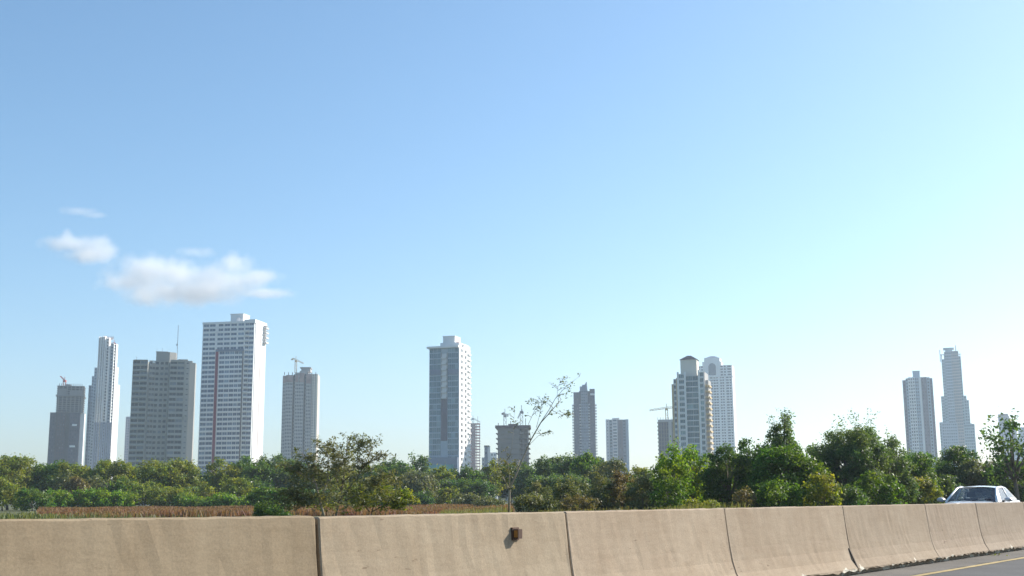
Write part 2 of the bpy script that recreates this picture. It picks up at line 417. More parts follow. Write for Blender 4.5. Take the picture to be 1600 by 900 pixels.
# --- grey beige apartment tower with aerial mast
T = Tower('apartment_tower', 'grey beige apartment tower with a roof block, a tall aerial and rounded blank right end', 207, 297, 566, 700, 4)
H = T.H; zt = H; w2 = T.W / 2
nf = 27; fh = H / nf; zmin = T.z(250, 752)
core = MB()
pl = [(-w2, -8), (-w2 + 8.6, -10), (-w2 + 9.2, -8.2), (-1.2 - 4.2, -6.6), (2.6, -6.6), (3.4, -10.2), (11.4, -9.7), (14.4, -8.8), (w2 - .2, -7.6), (w2, 1), (w2 - 2, 12), (-w2, 12)]
core.prism(pl, 0, H - 1)
wall = MB()
facade(T, wall, pl[0], pl[1], 0, H, nf, [(.03, .47), (.52, .97)], G['dark'], W['beige'], zmin=zmin, sill=.30, head=.84)
facade(T, wall, pl[2], pl[3], 0, H, nf, [(.06, .45), (.53, .94)], G['dark'], W['beige'], zmin=zmin, sill=.30, head=.80, skip=lambda i, j: i == nf - 1 and j == 1)
facade(T, wall, pl[3], pl[4], 0, H, nf, [(.05, .26), (.39, .60), (.70, .91)], G['dark'], None, zmin=zmin, sill=.30, head=.78)
facade(T, wall, pl[5], pl[6], 0, H, nf, [(.02, .47), (.52, .98)], G['dark'], W['beige'], zmin=zmin, sill=.30, head=.86)
facade(T, wall, pl[6], pl[7], 0, H, nf, [(.38, .75)], G['dark'], None, zmin=zmin, sill=.45, head=.62, band=True)
for i in range(7, nf + 1):                          # thin floor ledges
    wall.obox(Vector(pl[0]), (Vector(pl[1]) - Vector(pl[0])).normalized(), Vector((.21, -.98)), .2, 8.4, .3, .75, i * fh - .18, i * fh + .12)
wall.box(pl[5][0] + .3, pl[6][0] - .4, -10.9, -9.3, H - .9, H + .3)
T.part(core, 'wall', W['beige']); T.part(wall, 'floor_bands', W['beige'])
b = MB(); zp = T.z(253, 552); b.prism([(-5.2, -5), (2.6, -6), (6, -3.4), (6, 5), (-5.2, 5)], H - 1, zp); b.box(-5.4, 1.5, -5.2, -4.8, zp - .1, zp + .4)
b.mat(0); T.part(b, 'roof_block', W['beige'])
b = MB(); b.box(7.5, 13, -6, 0, H - 1, H + 1.2); b.box(-w2 + .3, -w2 + 5, -6, -1, H - 1, H + .6); b.box(13.5, 15.6, -4, 0, H - 1, H + .6); T.part(b, 'parapet', W['beige'])
b = MB(); za = T.z(268, 508)
b.bar((6.4, -1, H - .5), (6.4, -1, za), .28)
for k in range(7): b.bar((6.1, -1, H + 2 + k * 2), (6.7, -1, H + 3 + k * 2), .12)
b.box(5.7, 6.3, -1.5, -.9, zp + 4.5, zp + 5.6); b.bar((-5, -3, zp), (-5, -3, zp + 2.2), .16); b.bar((-2, -3, zp), (-2, -3, zp + 2.8), .16); b.bar((-w2 + 1.5, -4, H), (-w2 + 1.5, -4, H + 2.6), .2)
T.part(b, 'aerial', MT['metal'])

# --- white tower with the maroon strip
T = Tower('apartment_tower', 'tall white apartment tower with a maroon strip down its shaded front', 312, 388, 508, 760, 24)
H = T.H; m = T.m; Wf = T.W / math.cos(T.th); D = 19.0; nf = 38; fh = H / nf; w2 = Wf / 2; zmin = T.z(350, 752)
yf = -D / 2
core = MB(); core.prism(rect(-w2, w2, yf, -yf), 0, H - .6); T.part(core, 'wall', W['white'])
wall = MB(); f = lambda px: (px - 312) / 76.0
ntop = 6; zsplit = H - ntop * fh
p0 = (-w2, yf); p1 = (w2, yf)
bays = [(.012, .125), (.135, .258), (.342, .44), (.45, .537), (.547, .63), (.64, .71), (.72, .78), (.826, .893), (.90, .988)]
facade(T, wall, p0, p1, 0, zsplit, nf - ntop, bays, G['sky'], W['white'], zmin=zmin, sill=.27, head=.88)
bays2 = [(.012, .12), (.135, .245), (.29, .40), (.42, .53), (.55, .66), (.69, .80), (.826, .893), (.90, .985)]
facade(T, wall, p0, p1, zsplit, H, ntop, bays2, G['sky'], W['white'], sill=.29, head=.84)
wall.box(-w2 + .25 * Wf, -w2 + .31 * Wf, yf - .6, yf - .36, H - 6, H)
T.part(wall, 'floor_bands', W['white'])
b = MB(); b.box(-w2 + .270 * Wf, -w2 + .322 * Wf, yf - .62, yf - .30, 0, zsplit + .4 * fh); T.part(b, 'strip', W['maroon'], 'broad maroon strip')
b = MB(); b.box(-w2 + .790 * Wf, -w2 + .806 * Wf, yf - .62, yf - .30, 0, zsplit + .4 * fh); T.part(b, 'strip', W['umber'], 'narrow dark strip')
b = MB(); b.box(-w2 + .27 * Wf, -w2 + .81 * Wf, yf - .8, yf - .3, zsplit - .1 * fh, zsplit + .32 * fh); T.part(b, 'ledge', W['bluegrey'])
# rounded balcony on every floor
b = MB(); u0 = -w2 + .825 * Wf; u1 = -w2 + .895 * Wf; uc = (u0 + u1) / 2; rr = (u1 - u0) / 2 + .3
arc = [(uc + rr * math.cos(a), yf - .3 + 1.7 * math.sin(a)) for a in [math.pi + math.pi * i / 6 for i in range(7)]]
b.prism(arc, 0, .95); bme = b.mesh('balcony'); bme.materials.append(W['white'])
for i in range(3, nf - 1):
    z = i * fh
    if z < zmin: continue
    o = bpy.data.objects.new('balcony', bme); C.objects.link(o); o.parent = T.root; o.location = (0, 0, z)
# bright right side: blank wall with a thin reddish groove and roof corner balconies
b = MB(); b.box(w2 + .01, w2 + .35, yf + 1.2, -.6, 0, H - .3); b.box(w2 + .01, w2 + .30, .4, -yf - .5, 0, H - .2); T.part(b, 'side_wall', W['white'])
b = MB(); b.box(w2 + .0, w2 + .12, -.55, .35, 0, H - 1); T.part(b, 'side_groove', surf('dull red render', (.35, .2, .2), .8))
for i in range(4):
    b = MB(); z = H - 1.5 - i * fh * 1.05; b.box(w2 + .36, w2 + 2.4, 4.2, 8.4, z - 1.0, z); b.box(w2 + .36, w2 + 2.2, 4.4, 8.2, z + .9, z + 1.1)
    T.part(b, 'balcony', W['offwhite'])
b = MB(); b.box(-w2 - .3, w2 + .5, yf - .5, -yf + .3, H - .59, H + .9); b.box(w2 - 7, w2 + .48, yf - .3, -yf, H + .95, H + 1.8); T.part(b, 'parapet', W['white'])
b = MB(); zp = T.z(370, 493); bx0 = -w2 + .46 * Wf; b.box(bx0, bx0 + 8.6, -4, 6, H + .9, zp); b.box(bx0 - .3, bx0 + 8.9, -4.3, 6.3, zp + .01, zp + .5)
rb = T.part(b, 'roof_block', W['white'])
b = MB(); b.prism([(bx0 + 5.6 + 1.4 * math.cos(a), 1.4 * math.sin(a) - 4.8) for a in np.linspace(0, 2 * math.pi, 11)[:-1]], H + .9, H + 3.9); T.part(b, 'water_tank', W['offwhite'])

# --- glass fronted tower with white flank (centre)
T = Tower('office_tower', 'blue glass fronted tower with bright white flank and red mark on its roof block', 671, 716, 546, 700, 20)
H = T.H; Wf = T.W / math.cos(T.th); w2 = Wf / 2; D = 20.0; yf = -D / 2; nf = 27; fh = H / nf; zmin = T.z(700, 745)
core = MB(); core.prism(rect(-w2, w2, yf, -yf), 0, H - .5); T.part(core, 'wall', W['paleblue'])
wall = MB(); p0 = (-w2, yf)
L1 = (-w2, yf); 
def sub(a, c): return (-w2 + a * Wf, yf), (-w2 + c * Wf, yf)
a, c = sub(0, .40); facade(T, wall, a, c, 0, H, nf, [(.02, .31), (.34, .64), (.67, .98)], G['aqua'], W['paleblue'], zmin=zmin, sill=.10, head=.93, depth=.3)
a, c = sub(.63, 1); facade(T, wall, a, c, 0, H, nf, [(.03, .34), (.37, .67), (.70, .96)], G['aqua'], W['paleblue'], zmin=zmin, sill=.10, head=.93, depth=.3)
T.part(wall, 'floor_bands', W['paleblue'])
zmid = T.z(694, 626)
b = MB(); b.box(-w2 + .41 * Wf, -w2 + .62 * Wf, yf - .28, yf + .1, T.z(690, 690), zmid); T.part(b, 'shaft_wall', W['purple'], 'plain dark grey shaft')
b = MB(); b.box(-w2 + .60 * Wf, -w2 + .625 * Wf, yf - .5, yf - .2, zmid, H - 3); b.box(-w2 + .405 * Wf, -w2 + .43 * Wf, yf - .5, yf - .2, zmid, H - 3); T.part(b, 'pilaster', W['palegrey'])
n_b = int((H - zmid - 3) / fh)
b = MB(); b.box(-w2 + .435 * Wf, -w2 + .595 * Wf, yf - 1.2, yf + .0, 0, 1.2); b.box(-w2 + .435 * Wf, -w2 + .595 * Wf, yf - .22, yf + .02, 1.2, fh * .96); bme = b.mesh('balcony'); bme.materials.append(W['offwhite'])
for i in range(n_b):
    o = bpy.data.objects.new('balcony', bme); C.objects.link(o); o.parent = T.root; o.location = (0, 0, zmid + i * fh + .3)
b = MB(); z = T.z(680, 588); b.box(-w2 + .01 * Wf, -w2 + .40 * Wf, yf - .6, yf - .2, z, z + fh * .9); b.box(-w2 + .64 * Wf, -w2 + .99 * Wf, yf - .6, yf - .2, z, z + fh * .9); T.part(b, 'plant_floor_panel', W['bluegrey'])
wall = MB()
facade(T, wall, (w2, yf), (w2, -yf), 0, H, nf, [(.17, .30), (.52, .64)], G['dark'], None, zmin=zmin, sill=.22, head=.72, depth=.4)
T.part(wall, 'side_wall', W['white'])
b = MB(); b.box(w2 + .40, w2 + 1.1, -yf - 5, -yf - .2, 0, .9); bme = b.mesh('balcony'); bme.materials.append(W['white'])
for i in range(6, nf):
    o = bpy.data.objects.new('balcony', bme); C.objects.link(o); o.parent = T.root; o.location = (0, 0, i * fh)
b = MB(); b.box(-w2 - 1.3, w2 + .2, yf - 1.5, -yf + .4, H - .49, H + .7); b.box(-w2 + 6, w2 - .5, yf + 2, -yf - 1, H + .71, H + 3.0); b.box(w2 - 4, w2 + .3, -2, -yf, H + .71, H + 2.2); T.part(b, 'cornice', W['white'])
b = MB(); zp = T.z(705, 528); cx0 = -w2 + .38 * Wf; b.box(cx0, cx0 + 7.4, -6, 4, H + 3, zp); b.box(cx0 - .15, cx0 + 7.55, -6.15, 4.15, zp + .01, zp + .4); T.part(b, 'roof_block', W['white'])
b = MB(); xr = cx0 + 7.44
b.add([(xr, -3.6, zp - 2.2), (xr, -1.2, zp - 2.9), (xr, 1.4, zp - 2.2), (xr, -.9, zp - 3.5), (xr + .05, -3.6, zp - 2.2), (xr + .05, -1.2, zp - 2.9), (xr + .05, 1.4, zp - 2.2), (xr + .05, -.9, zp - 3.5)],
      [(4, 7, 6, 5), (0, 1, 2, 3), (0, 4, 5, 1), (1, 5, 6, 2), (2, 6, 7, 3), (3, 7, 4, 0)]); T.part(b, 'logo', surf('red sign paint', (.6, .05, .04), .5))
b = MB(); zb = T.z(690, 716); b.box(-w2 - 2, w2 + .2, yf - 2.5, yf - .5, 0, zb); b.mat(1); b.box(-w2 - 3, w2 - 2, yf - 4, yf - 2.55, 0, T.z(690, 727)); T.part(b, 'podium', [W['bluegrey'], W['tealnet']])

# --- cream and glass tower with a pyramid roof
T = Tower('apartment_tower', 'cream and glass apartment tower with a dark pyramid roof and golden side balconies', 1054, 1113, 590, 620, 8)
H = T.H; m = T.m; w2 = T.W / 2; nf = 23; fh = 2.92; zmin = T.z(1080, 735)
X = lambda px: (px - 1083.5) * m           # px measured near the tree line
z1 = T.z(1056, 602); z2 = T.z(1060, 593); z3 = T.z(1070, 586); z4 = T.z(1084, 589); z5 = T.z(1100, 584)
core = MB(); wall = MB()
core.box(X(1054.5), X(1058.5), -3, 8, 0, z1); core.box(X(1058.5), X(1066.5), -5, 9, 0, z2); core.box(X(1066.5), X(1078), -7, 10, 0, z3)
core.box(X(1078), X(1099), -6, 10, 0, z4); core.box(X(1099), X(1108), -7.4, 8, 0, z5); core.box(X(1108), X(1112.5), -4.5, 6, 0, z5 - 4)
T.part(core, 'wall', W['palegrey'])
def fl(z): return int(z / fh)
facade(T, wall, (X(1058.8), -5), (X(1063), -5), z2 - fl(z2) * fh, z2, fl(z2), [(.1, .9)], G['blue'], None, zmin=zmin, sill=.25, head=.85)
facade(T, wall, (X(1067), -7), (X(1077.5), -7), z3 - fl(z3) * fh, z3, fl(z3), [(.14, .86)], G['teal'], W['offwhite'], zmin=zmin, sill=.24, head=.86, mull=2, depth=.5)
facade(T, wall, (X(1078), -6), (X(1099), -6), z4 - fl(z4) * fh, z4, fl(z4), [(.01, .49), (.51, .99)], G['teal'], W['paleblue'], zmin=zmin, sill=.13, head=.93, mull=3)
facade(T, wall, (X(1099.6), -7.4), (X(1107), -7.4), z5 - fl(z5) * fh, z5, fl(z5), [(.2, .86)], G['teal'], W['offwhite'], zmin=zmin, sill=.2, head=.88, mull=1, depth=.5)
T.part(wall, 'floor_bands', W['offwhite'])
b = MB()
for px, y, zz in ((1064.6, -5.2, z2), (1056.4, -3.2, z1)): b.box(X(px) - .55, X(px) + .55, y - .4, y + .2, 0, zz + .5)
b.box(X(1097), X(1099), -6.9, -6.4, 0, T.z(1098, 630)); T.part(b, 'pilaster', W['gold'], 'golden pilasters')
b = MB()
for px, y, zz in ((1066.8, -7.6, z3 + 1), (1077.8, -7.6, z3 + 1), (1099.4, -8.0, z5 + 1)): b.box(X(px) - .45, X(px) + .45, y - .2, y + .5, 0, zz)
T.part(b, 'pilaster', W['white'])
b = MB(); b.box(X(1108) + .02, X(1112.4), -6.2, -4.6, 0, 1.0); b.box(X(1112.5), X(1112.5) + .7, -5.5, 3, 0, .8); bme = b.mesh('balcony'); bme.materials.append(W['gold'])
for i in range(3, fl(z5) - 1):
    if i * fh < zmin: continue
    o = bpy.data.objects.new('balcony', bme); C.objects.link(o); o.parent = T.root; o.location = (0, 0, i * fh)
b = MB(); zp = T.z(1077, 563); pc = (X(1064) + X(1093)) / 2 + 1.3; hw = 12.6 * m
b.box(pc - hw, pc + hw, -4.0, 2 * hw - 4, z3 - 2, zp); T.part(b, 'roof_block', W['cream'])
b = MB(); za = T.z(1077, 556); yc = hw - 4; e = hw + .45
b.prism([(pc - e, yc - e), (pc + e, yc - e), (pc + e, yc + e), (pc - e, yc + e)], zp + .01, za, [(pc - 1, yc - 1), (pc + 1, yc - 1), (pc + 1, yc + 1), (pc - 1, yc + 1)]); T.part(b, 'roof', W['slate'], 'dark slate pyramid roof')

# --- white tower with arched gable
T = Tower('apartment_tower', 'white apartment tower with an arched gable window standing behind the pyramid roofed one', 1096, 1150, 572, 1300, 6)
H = T.H; m = T.m; w2 = T.W / 2; Xc = 1122.5; X = lambda px: (px - Xc) * m; zc = T.z(1120, 590)
zoff = 2.6                               # px lean between roof and tree line
core = MB(); core.box(-w2, w2, -12, 14, 0, T.z(1120, 573)); wall = MB(); jn = MB()
nf = int(zc / 3.0); z0 = zc - nf * 3.0
facade(T, wall, (-w2, -12), (w2, -12), z0, zc, nf, [(.06, .11), (.14, .19), (.22, .27), (.375, .45), (.47, .53), (.545, .60), (.655, .70), (.72, .765), (.82, .90), (.92, .965)], G['darkj'], None, single=False, joined=jn, zmin=T.z(1120, 725), sill=.3, head=.82, depth=.6)
facade(T, wall, (-w2, -12), (-w2 + .36 * T.W, -12), zc, T.z(1120, 573), 4, [(.1, .26), (.36, .52), (.62, .78)], G['darkj'], None, single=False, joined=jn, sill=.3, head=.8, depth=.6)
facade(T, wall, (-w2 + .66 * T.W, -12), (w2, -12), zc, T.z(1120, 573), 4, [(.05, .25), (.34, .48), (.62, .92)], G['darkj'], None, single=False, joined=jn, sill=.3, head=.8, depth=.6)
wall.box(-w2 - .5, w2 + .5, -13, 14, zc - .8, zc + .6)
T.part(core, 'wall', W['white']); T.part(wall, 'floor_bands', W['white']); T.part(jn, 'windows', G['darkj'], kind='stuff')
b = MB(); zg = T.z(1118, 560); cx = X(1117 + zoff); 
b.prism([(cx - 15 * m, -12.6), (cx + 14 * m, -12.6), (cx + 14 * m, 8), (cx - 15 * m, 8)], T.z(1120, 573), T.z(1120, 567)); 
b.prism([(cx - 12 * m, -12.8), (cx + 12 * m, -12.8), (cx + 12 * m, 6), (cx - 12 * m, 6)], zc + .6, T.z(1120, 561)); T.part(b, 'gable', W['white'])
b = MB(); b.prism([(cx - 11 * m, -12), (cx + 11 * m, -12), (cx + 11 * m, 4), (cx - 11 * m, 4)], T.z(1120, 561) + .01, T.z(1120, 557.5), [(cx - 3 * m, -7), (cx + 3 * m, -7), (cx + 3 * m, 0), (cx - 3 * m, 0)]); T.part(b, 'roof', W['bluegrey'])
b = MB(); r_ = 5.6 * m; zs = T.z(1120, 575); arcp = [(cx + r_ * math.cos(a), zs + r_ * math.sin(a)) for a in np.linspace(0, math.pi, 11)]
op = [(cx + r_, zc + 1.4)] + arcp + [(cx - r_, zc + 1.4)]
def plate(b, pts, y0, y1):
    n = len(pts); b.add([(x, y0, z) for x, z in pts] + [(x, y1, z) for x, z in pts], [tuple(range(n - 1, -1, -1)), tuple(range(n, 2 * n))] + [(i, (i + 1) % n, n + (i + 1) % n, n + i) for i in range(n)])
plate(b, op, -13.1, -12.7); aw = T.part(b, 'window', G['bluej'], 'tall arched window')
b = MB(); q2 = [(cx + (x - cx) * 1.18, zs + (z - zs) * 1.18) for x, z in arcp]
for i in range(10): b.add([(*p, ) for p in ((arcp[i][0], -13.5, arcp[i][1]), (arcp[i + 1][0], -13.5, arcp[i + 1][1]), (q2[i + 1][0], -13.5, q2[i + 1][1]), (q2[i][0], -13.5, q2[i][1]), (arcp[i][0], -12.75, arcp[i][1]), (arcp[i + 1][0], -12.75, arcp[i + 1][1]), (q2[i + 1][0], -12.75, q2[i + 1][1]), (q2[i][0], -12.75, q2[i][1]))], [(0, 1, 2, 3), (0, 4, 5, 1), (2, 6, 7, 3), (7, 6, 5, 4)])
T.part(b, 'frame', W['white'], parent=aw)

# --- tower crane: mast, cab, jib, counter jib with weight; jib ends given as photograph points at the crane's depth
def crane(label, px, y0, y1, Y, tips, m, mastw=1.6, group='tower cranes on the building sites'):
    base = at(px, y0, Y); top = at(px, y1, Y); T = empty('tower_crane', base, 0, label=label, cat='crane', group=group)
    h = top.z - base.z; q = mastw / 2; b = MB(); t = max(.22, mastw * .16)
    for sx in (-q, q):
        for sy in (-q, q): b.bar((sx, sy, 0), (sx, sy, h), t)
    k = 0; z = 0
    while z < h - mastw:
        s_ = 1 if k % 2 else -1
        b.bar((-q * s_, -q, z), (q * s_, -q, z + mastw), t * .7); b.bar((q, -q * s_, z), (q, q * s_, z + mastw), t * .7); z += mastw; k += 1
    b.build('mast', m, T)
    b = MB(); b.box(-.6 * mastw, .6 * mastw, -.6 * mastw, .6 * mastw, h, h + .9 * mastw); b.build('cab', m, T)
    b = MB(); b.bar((0, 0, h + 1.6), (0, 0, h + 5), t * 1.3); b.build('apex', m, T)
    for i, (tx, ty) in enumerate(tips):
        e = at(tx, ty, Y) - base; o = Vector((0, 0, h + 1.2)); d = (e - o); n = max(3, int(d.length / 2.5))
        b = MB(); up = Vector((0, 0, 1.3)) - d.normalized() * d.normalized().z * 1.3
        b.bar(o + Vector((0, -.6, 0)), e + Vector((0, -.6, 0)), t); b.bar(o + Vector((0, .6, 0)), e + Vector((0, .6, 0)), t); b.bar(o + up, e + up * .6, t)
        for k in range(n):
            p = o + d * (k / n); r_ = o + d * ((k + .5) / n); s_ = o + d * ((k + 1) / n)
            for yy in (-.6, .6):
                b.bar(p + Vector((0, yy, 0)), r_ + up, t * .6); b.bar(r_ + up, s_ + Vector((0, yy, 0)), t * .6)
        b.build('jib' if i == 0 else 'counter_jib', m, T)
        if i: b = MB(); c = e; b.box(c.x - .5 * mastw, c.x + .5 * mastw, c.y - .5, c.y + .5, c.z - .8 * mastw, c.z - .05); b.build('counterweight', m, T)
    return T

def strips(T, core_m, wall_m, gl, spec, fh=3.0, zmin=0, depth=.6, nname='windows', sill=.3, head=.82):
    """far tower of upright blocks: spec rows are (px0, px1, front y, back y, top py, bays, wall material or None, glass or None)"""
    byw = {}; cores = {}
    for (a, c, y0, y1, py, bays, wm, gm, *kk) in spec:
        wm = wm or wall_m; gm = gm or gl
        x0, x1 = (a - T.xc) * T.m, (c - T.xc) * T.m; zt = T.z((a + c) / 2, py) if py < 1000 else py - 1000
        ky = kk[0] * (x1 - x0) if kk else 0
        cores.setdefault(wm.name, (wm, MB()))[1].prism([(x0, y0), (x1, y0 + ky), (x1, y1), (x0, y1)], 0, zt)
        if bays is None: continue
        wl_ = byw.setdefault((wm.name, gm.name), (wm, gm, MB(), MB()))
        n = max(1, int((zt - 1) / fh)); z0 = zt - 1 - n * fh
        facade(T, wl_[2], (x0, y0), (x1, y0 + ky), z0, zt - .5, n, bays, gm, None, single=False, joined=wl_[3], zmin=zmin, depth=depth, sill=sill, head=head)
    for k, (wm, b) in cores.items(): T.part(b, 'wall', wm)
    for k, (wm, gm, b, j) in byw.items():
        T.part(b, 'floor_bands', wm); T.part(j, nname, gm, kind='stuff')
def tower(name, label, xc, x0, x1, ytop, Y, theta=0, cat='tower', ybase=720):
    T = Tower(name, label, x0, x1, ytop, Y, theta, cat, ybase); T.xc = (x0 + x1) / 2; return T

# --- dark tower under construction, far left
T = tower('unfinished_tower', 'dark unfinished tower with open top floors at the far left end of the skyline', 102, 77, 127, 603, 1150, 3)
m = T.m; X = lambda px: (px - 102) * m; zm = T.z(102, 735)
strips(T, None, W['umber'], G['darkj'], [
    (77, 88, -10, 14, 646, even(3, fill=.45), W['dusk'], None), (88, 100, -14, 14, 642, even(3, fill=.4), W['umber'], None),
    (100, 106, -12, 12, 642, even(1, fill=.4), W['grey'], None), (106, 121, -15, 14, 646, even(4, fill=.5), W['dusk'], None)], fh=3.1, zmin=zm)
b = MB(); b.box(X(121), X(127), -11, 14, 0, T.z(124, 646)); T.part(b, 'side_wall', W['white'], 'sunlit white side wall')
b = MB(); b.box(X(86), X(121), -13.2, 10, 0, T.z(105, 606)); T.part(b, 'shade_core', G['void'])  # dark fill; shade inside the open floors is put into its colour
za, zb = T.z(105, 646), T.z(105, 606); nsl = 13; b = MB(); b.box(X(85), X(125), -15, 13, 0, .6); sm = b.mesh('floor_slab'); sm.materials.append(W['grey'])
colb = MB()
for i in range(nsl):
    o = bpy.data.objects.new('floor_slab', sm); C.objects.link(o); o.parent = T.root; o.location = (0, 0, za + (zb - za) * i / (nsl - 1))
for px in (88, 94, 100, 106, 112, 118, 122): colb.box(X(px) - .5, X(px) + .5, -14.5, -13.6, za, zb); colb.box(X(px) - .4, X(px) + .4, 11, 11.8, za, zb)
T.part(colb, 'columns', W['grey'])
b = MB(); b.box(X(84), X(126), -17, 14, T.z(105, 620) - .5, T.z(105, 620) + .3); b.box(X(87), X(99), -15.7, -15.3, T.z(105, 619), T.z(105, 610)); b.box(X(104), X(121), -15.7, -15.3, T.z(105, 619), T.z(105, 612)); T.part(b, 'safety_screen', W['grey'], 'grey safety screen round the upper floors')
b = MB(); b.box(X(96), X(104), -6, 6, zb, T.z(98, 601.5)); [b.bar((X(q), -12, zb), (X(q), -12, zb + 2 + (q * 7 % 3)), .5) for q in range(88, 122, 3)]; T.part(b, 'lift_core', W['grey'])
b = MB(); b.box(X(110), X(117), -15.9, -15.3, T.z(112, 667), T.z(112, 664)); b.box(X(108), X(116), -15.9, -15.3, T.z(112, 700), T.z(112, 697)); T.part(b, 'parapet_panel', W['white'])
crane('red luffing crane on the roof of the dark unfinished tower', 100.5, 604, 597, 1150, [(94, 588)], MT['crane_red'], 2.2)

# --- tall slender white stepped tower
T = tower('apartment_tower', 'slender white stepped tower, tallest of the left group, with bright ribs', 157, 134, 180, 530, 1200, 0)
m = T.m; T.xc = 157; o = 10     # upper px lean right of the base
zm = T.z(157, 738)
strips(T, None, W['white'], G['bluej'], [
    (134, 138, -8, 10, 604, even(1, fill=.5), W['bluegrey'], None), (138, 141, -11, 12, 590, even(1, fill=.5), W['paleblue'], None), (141, 145, -13, 12, 577, even(1, fill=.5), W['paleblue'], None),
    (145, 147.5, -17, 12, 530, None, None, None, 1.6), (147.5, 151, -17.5, 12, 530, even(1, fill=.35), None, None, 1.5), (151, 154, -18, 12, 529, even(1, fill=.4), None, None, 1.5),
    (154, 156.4, -19, 12, 529, None, None, None, 1.7), (156.4, 160, -17, 12, 531, even(1, fill=.8), None, None, 1.2), (160, 163, -19, 12, 531, None, None, None, 1.6),
    (163, 167, -15, 12, 538, even(1, fill=.8), W['paleblue'], None, .4), (167, 171, -18, 12, 540, even(1, fill=.65), None, None, 1.4), (171, 174, -17, 10, 540, None, None, None, 1.6),
    (171, 176.5, -14.5, 9, 575, None, None, None, 1.5), (173, 180, -13, 8, 602, None, None, None, 1.6)], fh=3.1, zmin=zm, depth=.7)
b = MB()
for a, c, y in ((144.8, 154, -18.6), (154.2, 171, -19.6)):
    x = (a - 157) * m
    while x < (c - 157) * m - 1: b.box(x, x + 1.3, y, y + 4.2, 0, T.z(157, 662)); x += 1.75
T.part(b, 'lower_ribs', W['bluegrey'], 'blue grey ribs on the lower part')  # blue grey ribs before the lower part of the front
b = MB(); zt = T.z(160, 530); b.box(-2, 6, -6, 4, zt, zt + 1.4)
for k in range(5): b.bar((-4 + k * 2.6, -4, zt), (-4 + k * 2.6, -4, zt + 2.6), .25)
b.bar((-4, -4, zt + 2.6), (6.4, -4, zt + 2.6), .25); T.part(b, 'roof_frame', W['pink'])
crane('small red crane on the right shoulder of the slender white tower', 178, 545, 539, 1190, [(172, 537), (181, 538)], MT['crane_red'], 1.6)

# --- pale pink slab half hidden behind the beige tower
T = tower('apartment_tower', 'pale pink slab tower half hidden behind the grey beige tower', 203, 194, 216, 651, 1500, 0)
strips(T, None, W['pink'], G['bluej'], [(194, 200, -8, 10, 652, even(2, fill=.35), None, None), (200, 216, -10, 10, 650, even(4, fill=.4), None, None)], fh=3.2, zmin=T.z(200, 735))

# --- grey tower shell with a sunlit flank
T = tower('unfinished_tower', 'grey concrete tower shell in three bays with a sunlit right flank and a crane', 467.5, 441, 494, 586, 1000, 6)
zm = T.z(467, 735); m = T.m; w2 = T.W / 2
strips(T, None, W['palegrey'], G['darkj'], [
    (441, 446, -9, 10, 589, even(2, fill=.4), None, None), (446, 457, -10, 10, 588, even(4, fill=.45), None, None), (457, 460, -6, 10, 586, even(1, fill=.5), W['grey'], None),
    (460, 474, -10, 10, 584, even(5, fill=.45), None, None), (474, 477, -6, 10, 583, even(1, fill=.5), W['grey'], None), (477, 485.5, -10, 10, 586, even(3, fill=.45), None, None),
    ], fh=2.9, zmin=zm, depth=.45)
wall = MB(); jn = MB(); xr = (486 - T.xc) * m
T.part((lambda q: (q.box(xr, (494 - T.xc) * m, -8.6, 11, 0, T.z(490, 586)), q)[1])(MB()), 'side_wall', W['cream'])
facade(T, wall, (xr, -8.6), ((494 - T.xc) * m, -8.6), 0, T.z(490, 586), 48, [(.12, .3), (.55, .75)], G['darkj'], None, single=False, joined=jn, zmin=zm, depth=.4)
facade(T, wall, ((494 - T.xc) * m, -8.6), ((494 - T.xc) * m, 11), 0, T.z(490, 586), 48, even(5, fill=.4), G['darkj'], None, single=False, joined=jn, zmin=zm, depth=.4)
T.part(wall, 'side_bands', W['cream']); T.part(jn, 'windows', G['darkj'], kind='stuff')
b = MB()
for qa, qc, y_, za_, zb_ in ((441.3, 445.6, -9.9, 600, 589.6), (446.4, 456.6, -10.9, 599, 588.6), (460.4, 465, -10.9, 599, 588), (467, 473.6, -10.9, 599, 584.6), (477.3, 485.2, -10.9, 601, 587)):
    b.box((qa - T.xc) * m, (qc - T.xc) * m, y_, y_ + .5, T.z(467, za_), T.z(467, zb_))
T.part(b, 'unfinished_floors', surf('pinkish raw block', (.34, .25, .23), .9, .25, .25), 'pinkish unplastered top floors')
b = MB(); b.box((466 - 467) * m, (478 - 466) * m, -8, 6, T.z(470, 586), T.z(470, 581)); b.box((468 - 467) * m, (482 - 467) * m, -6, 6, T.z(470, 582), T.z(470, 576)); b.box((466 - 467) * m, (483 - 467) * m, -7, 7, T.z(470, 576.5), T.z(470, 575)); T.part(b, 'lift_core', W['palegrey'])
b = MB()
for px in (443, 449, 455, 461, 479, 485, 491): b.bar(((px - 467) * m, -9, T.z(467, 588)), ((px - 467) * m, -9, T.z(467, 583.5)), .5)
T.part(b, 'starter_bars', W['brown'])
crane('hammerhead crane with a pale jib on the grey tower shell', 462, 583, 565.5, 1000, [(474, 568.5), (456.5, 560.5)], MT['crane_yellow'], 1.5)

